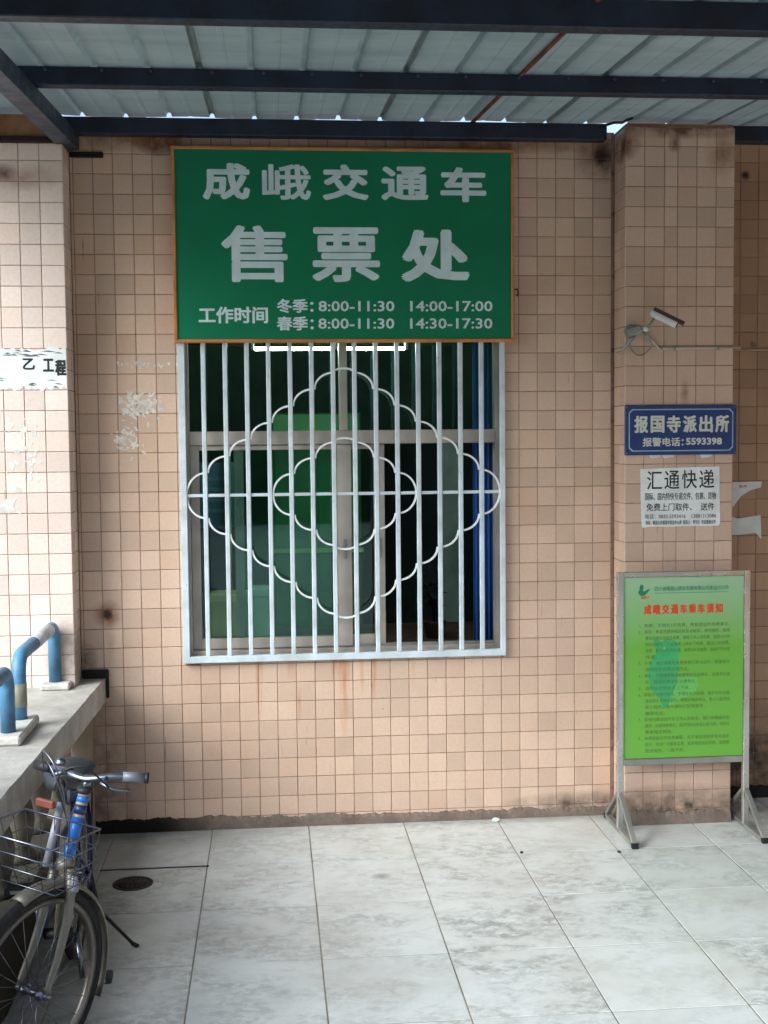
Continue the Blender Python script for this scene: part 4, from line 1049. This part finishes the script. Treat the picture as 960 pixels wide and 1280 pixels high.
# head tube, stem, handlebar
HT0, HT1 = PF(-.135, .385), PF(-.205, .585)
MB().tube([HT0, HT1], .0185, 16).build('head_tube', M['bk_frame'], bike)
dc = HT1 - HT0
for a_, b_, m_ in ((.02, .24, 'bk_blue'), (.28, .62, 'bk_blue'), (.66, .80, 'bk_navy'), (.84, .93, 'bk_blue')):
    MB().tube([HT0 + dc * a_, HT0 + dc * b_], .0192, 16).build('decal', M[m_], bike)
ST = PF(-.222, .635)
MB().tube([HT1, ST], .0125, 12).build('stem', M['bk_chrome'], bike)
MB().lathe(HT1, [(.018, -.004), (.026, 0), (.026, .012), (.014, .018)], 14, uF).build('headset', M['black'], bike)
barP = [PF(-.26, .610, -.24), PF(-.25, .616, -.18), PF(-.23, .626, -.12), PF(-.205, .630, -.06), PF(-.20, .628, 0), PF(-.21, .634, .04), PF(-.235, .642, .08), PF(-.27, .640, .12), PF(-.305, .636, .16)]
def smooth_path(P, m=5):
    Q = []
    for i in range(len(P) - 1):
        p0, p1, p2, p3 = P[max(0, i - 1)], P[i], P[i + 1], P[min(len(P) - 1, i + 2)]
        for k in range(m):
            t_ = k / m; Q.append(.5 * ((2 * p1) + (p2 - p0) * t_ + (2 * p0 - 5 * p1 + 4 * p2 - p3) * t_ ** 2 + (3 * p1 - p0 - 3 * p2 + p3) * t_ ** 3))
    return Q + [P[-1]]
hbar = MB().tube(smooth_path(barP), .0115, 12).build('handlebar', M['bk_chrome'], bike)
MB().tube([PF(-.258, .641, .106), PF(-.304, .636, .158)], .0165, 14).build('grip', simple('grip_grey', srgb(112, 116, 126), .5, .2, 30, .2, .1), hbar)
MB().tube([PF(-.304, .636, .158), PF(-.312, .635, .168)], .018, 14).build('grip_end', M['black'], hbar)
MB().tube([PF(-.249, .616, -.175), PF(-.262, .610, -.25)], .0165, 14).build('grip', M['black'], hbar)
for sg_ in (-1, 1):
    MB().tube([PF(-.225, .640, sg_ * .07), PF(-.18, .634, sg_ * .085), PF(-.19, .620, sg_ * .12), PF(-.235, .612, sg_ * .155)], [.008, .008, .006, .005], 8).build('brake_lever', M['bk_chrome'], hbar)
MB().lathe(PF(-.215, .650, -.11), [(.018, 0), (.019, .008), (.014, .018), (.004, .022)], 14, uF).build('bell', M['bk_chrome'], hbar)
for k, (s0, lift) in enumerate(((-.13, .10), (-.10, .07), (.13, .08))):
    MB().tube(smooth_path([PF(-.16, .635, s0), PF(-.09, .63 + lift, s0 * .6), PF(-.07, .58 + lift, 0), PF(-.12, .50, .01), PF(-.125, .40, .012)]), .0028, 6).build('brake_cable', M['bk_chrome'] if k < 2 else M['black'], bike)
# frame tubes
BB = PB(.46, -.055); SC = PB(.30, .36)
HM, HL = HT0 + dc * .85, HT0 + dc * .2
for a_, b_, r_, m_ in ((HL, BB, .019, 'bk_frame'), (HM, PB(.335, .26), .015, 'bk_navy'), (BB, SC, .016, 'bk_frame'), (BB, PB(0, 0, .055), .009, 'bk_navy'), (BB, PB(0, 0, -.055), .009, 'bk_navy'),
                       (PB(.335, .27), PB(0, 0, .055), .008, 'bk_navy'), (PB(.335, .27), PB(0, 0, -.055), .008, 'bk_navy'), (SC, PB(.28, .47), .0125, 'bk_chrome')):
    MB().tube([a_, b_], r_, 12).build('frame_tube', M[m_], bike)
# saddle, rack
b = MB(); vs_ = []; ns = 12
for i in range(ns + 1):
    t_ = i / ns; w_ = .085 * (1 - t_) ** .7 + .022; fw = .20 + .25 * t_; h_ = .50 + .01 * math.cos(t_ * 5)
    for j in range(9):
        a = math.pi * j / 8; vs_.append(PB(fw, h_ - .045 + .05 * math.sin(a), w_ * math.cos(a)))
b.add(vs_, [(i * 9 + j, i * 9 + j + 1, i * 9 + 10 + j, i * 9 + 9 + j) for i in range(ns) for j in range(8)], True)
sd_ = b.build('saddle', simple('saddle_vinyl', srgb(44, 50, 54), .5, 0, 12, .2, .1), bike); m = sd_.modifiers.new('thick', 'SOLIDIFY'); m.thickness = .004
rk = MB()
for o_ in (-.05, .05): rk.tube([PB(-.20, .37, o_), PB(.16, .37, o_), PB(.28, .36, o_ * .4)], .005, 8)
for q in (-.19, -.08, .04, .14): rk.tube([PB(q, .37, -.05), PB(q, .37, .05)], .004, 6)
rk.tube([PB(-.1, .37, .05), PB(0, .01, .06)], .004, 6).tube([PB(-.1, .37, -.05), PB(0, .01, -.06)], .004, 6)
rk.build('rear_rack', M['black'], bike)
# crank, pedals, chain guard, kickstand
MB().lathe(BB - sB * .05, [(.02, 0), (.02, .1)], 14, sB).build('bottom_bracket', M['black'], bike)
for sg_, dx, dz in ((1, .06, -.145), (-1, -.06, .145)):
    c0 = BB + sB * sg_ * .065; c1 = c0 + hB * dx + uB * dz + sB * sg_ * .02
    ck = MB().tube([c0, c1], [.011, .009], 10).build('crank', M['bk_chrome'], bike)
    MB().obox(c1 + sB * sg_ * .06, hB, sB, uB, .032, .045, .013, .004).build('pedal', M['black'], ck)
    MB().obox(c1 + sB * sg_ * .06 + hB * .033, hB, sB, uB, .002, .025, .006, .001).build('pedal_reflector', M['bk_white'], ck)
MB().obox((BB + PB(0, 0)) / 2 - sB * .06, hB, sB, uB, .26, .006, .035, .005).build('chain_guard', M['bk_navy'], bike)
MB().tube([PB(-.01, -.02, .06), PB(-.02, -.16, .09), Vector((-2.367, -1.46, .008))], [.008, .008, .007], 8).build('kickstand', M['black'], bike)
MB().tube([Vector((-2.372, -1.45, .007)), Vector((-2.350, -1.475, .006))], .009, 8).build('kickstand_foot', M['black'], bike)
# wire basket
bs = MB(); bw0, bw1, bd0, bd1, zt0, zb0 = .15, .12, .22, .16, .525, .36
def BK(u, v, t_):  # u: side -1..1, v: 0 back..1 front, t_: 0 bottom..1 top
    w_ = bw1 + (bw0 - bw1) * t_; d_ = bd1 + (bd0 - bd1) * t_
    return PF(-.10 + v * d_, zb0 + (zt0 - zb0) * t_, u * w_)
bask = MB().tube([BK(-1, 0, 1), BK(1, 0, 1), BK(1, 1, 1), BK(-1, 1, 1)], .0035, 8, closed=True).build('basket', M['bk_chrome'], bike)
for t_ in (0, .33, .66): MB().tube([BK(-1, 0, t_), BK(1, 0, t_), BK(1, 1, t_), BK(-1, 1, t_)], .0019, 6, closed=True).build('wire', M['bk_chrome'], bask)
for k in range(6):
    u = -1 + 2 * k / 5
    MB().tube([BK(u, 0, 1), BK(u, 0, 0), BK(u, 1, 0), BK(u, 1, 1)], .0014, 5).build('wire', M['bk_tyre'], bask)
for k in range(1, 4):
    v = k / 4; MB().tube([BK(-1, v, 1), BK(-1, v, 0), BK(1, v, 0), BK(1, v, 1)], .0014, 5).build('wire', M['bk_tyre'], bask)
MB().tube([PF(-.075, .37, -.035), PF(-.135, .56, -.035)], .0125, 12).build('basket_stay', M['bk_white'], bike)
MB().obox(PF(-.09, .565, -.06), sF, hF, uF, .035, .008, .012, .003).build('reflector', M['bk_orange'], bike)

print('objects', len(bpy.data.objects))
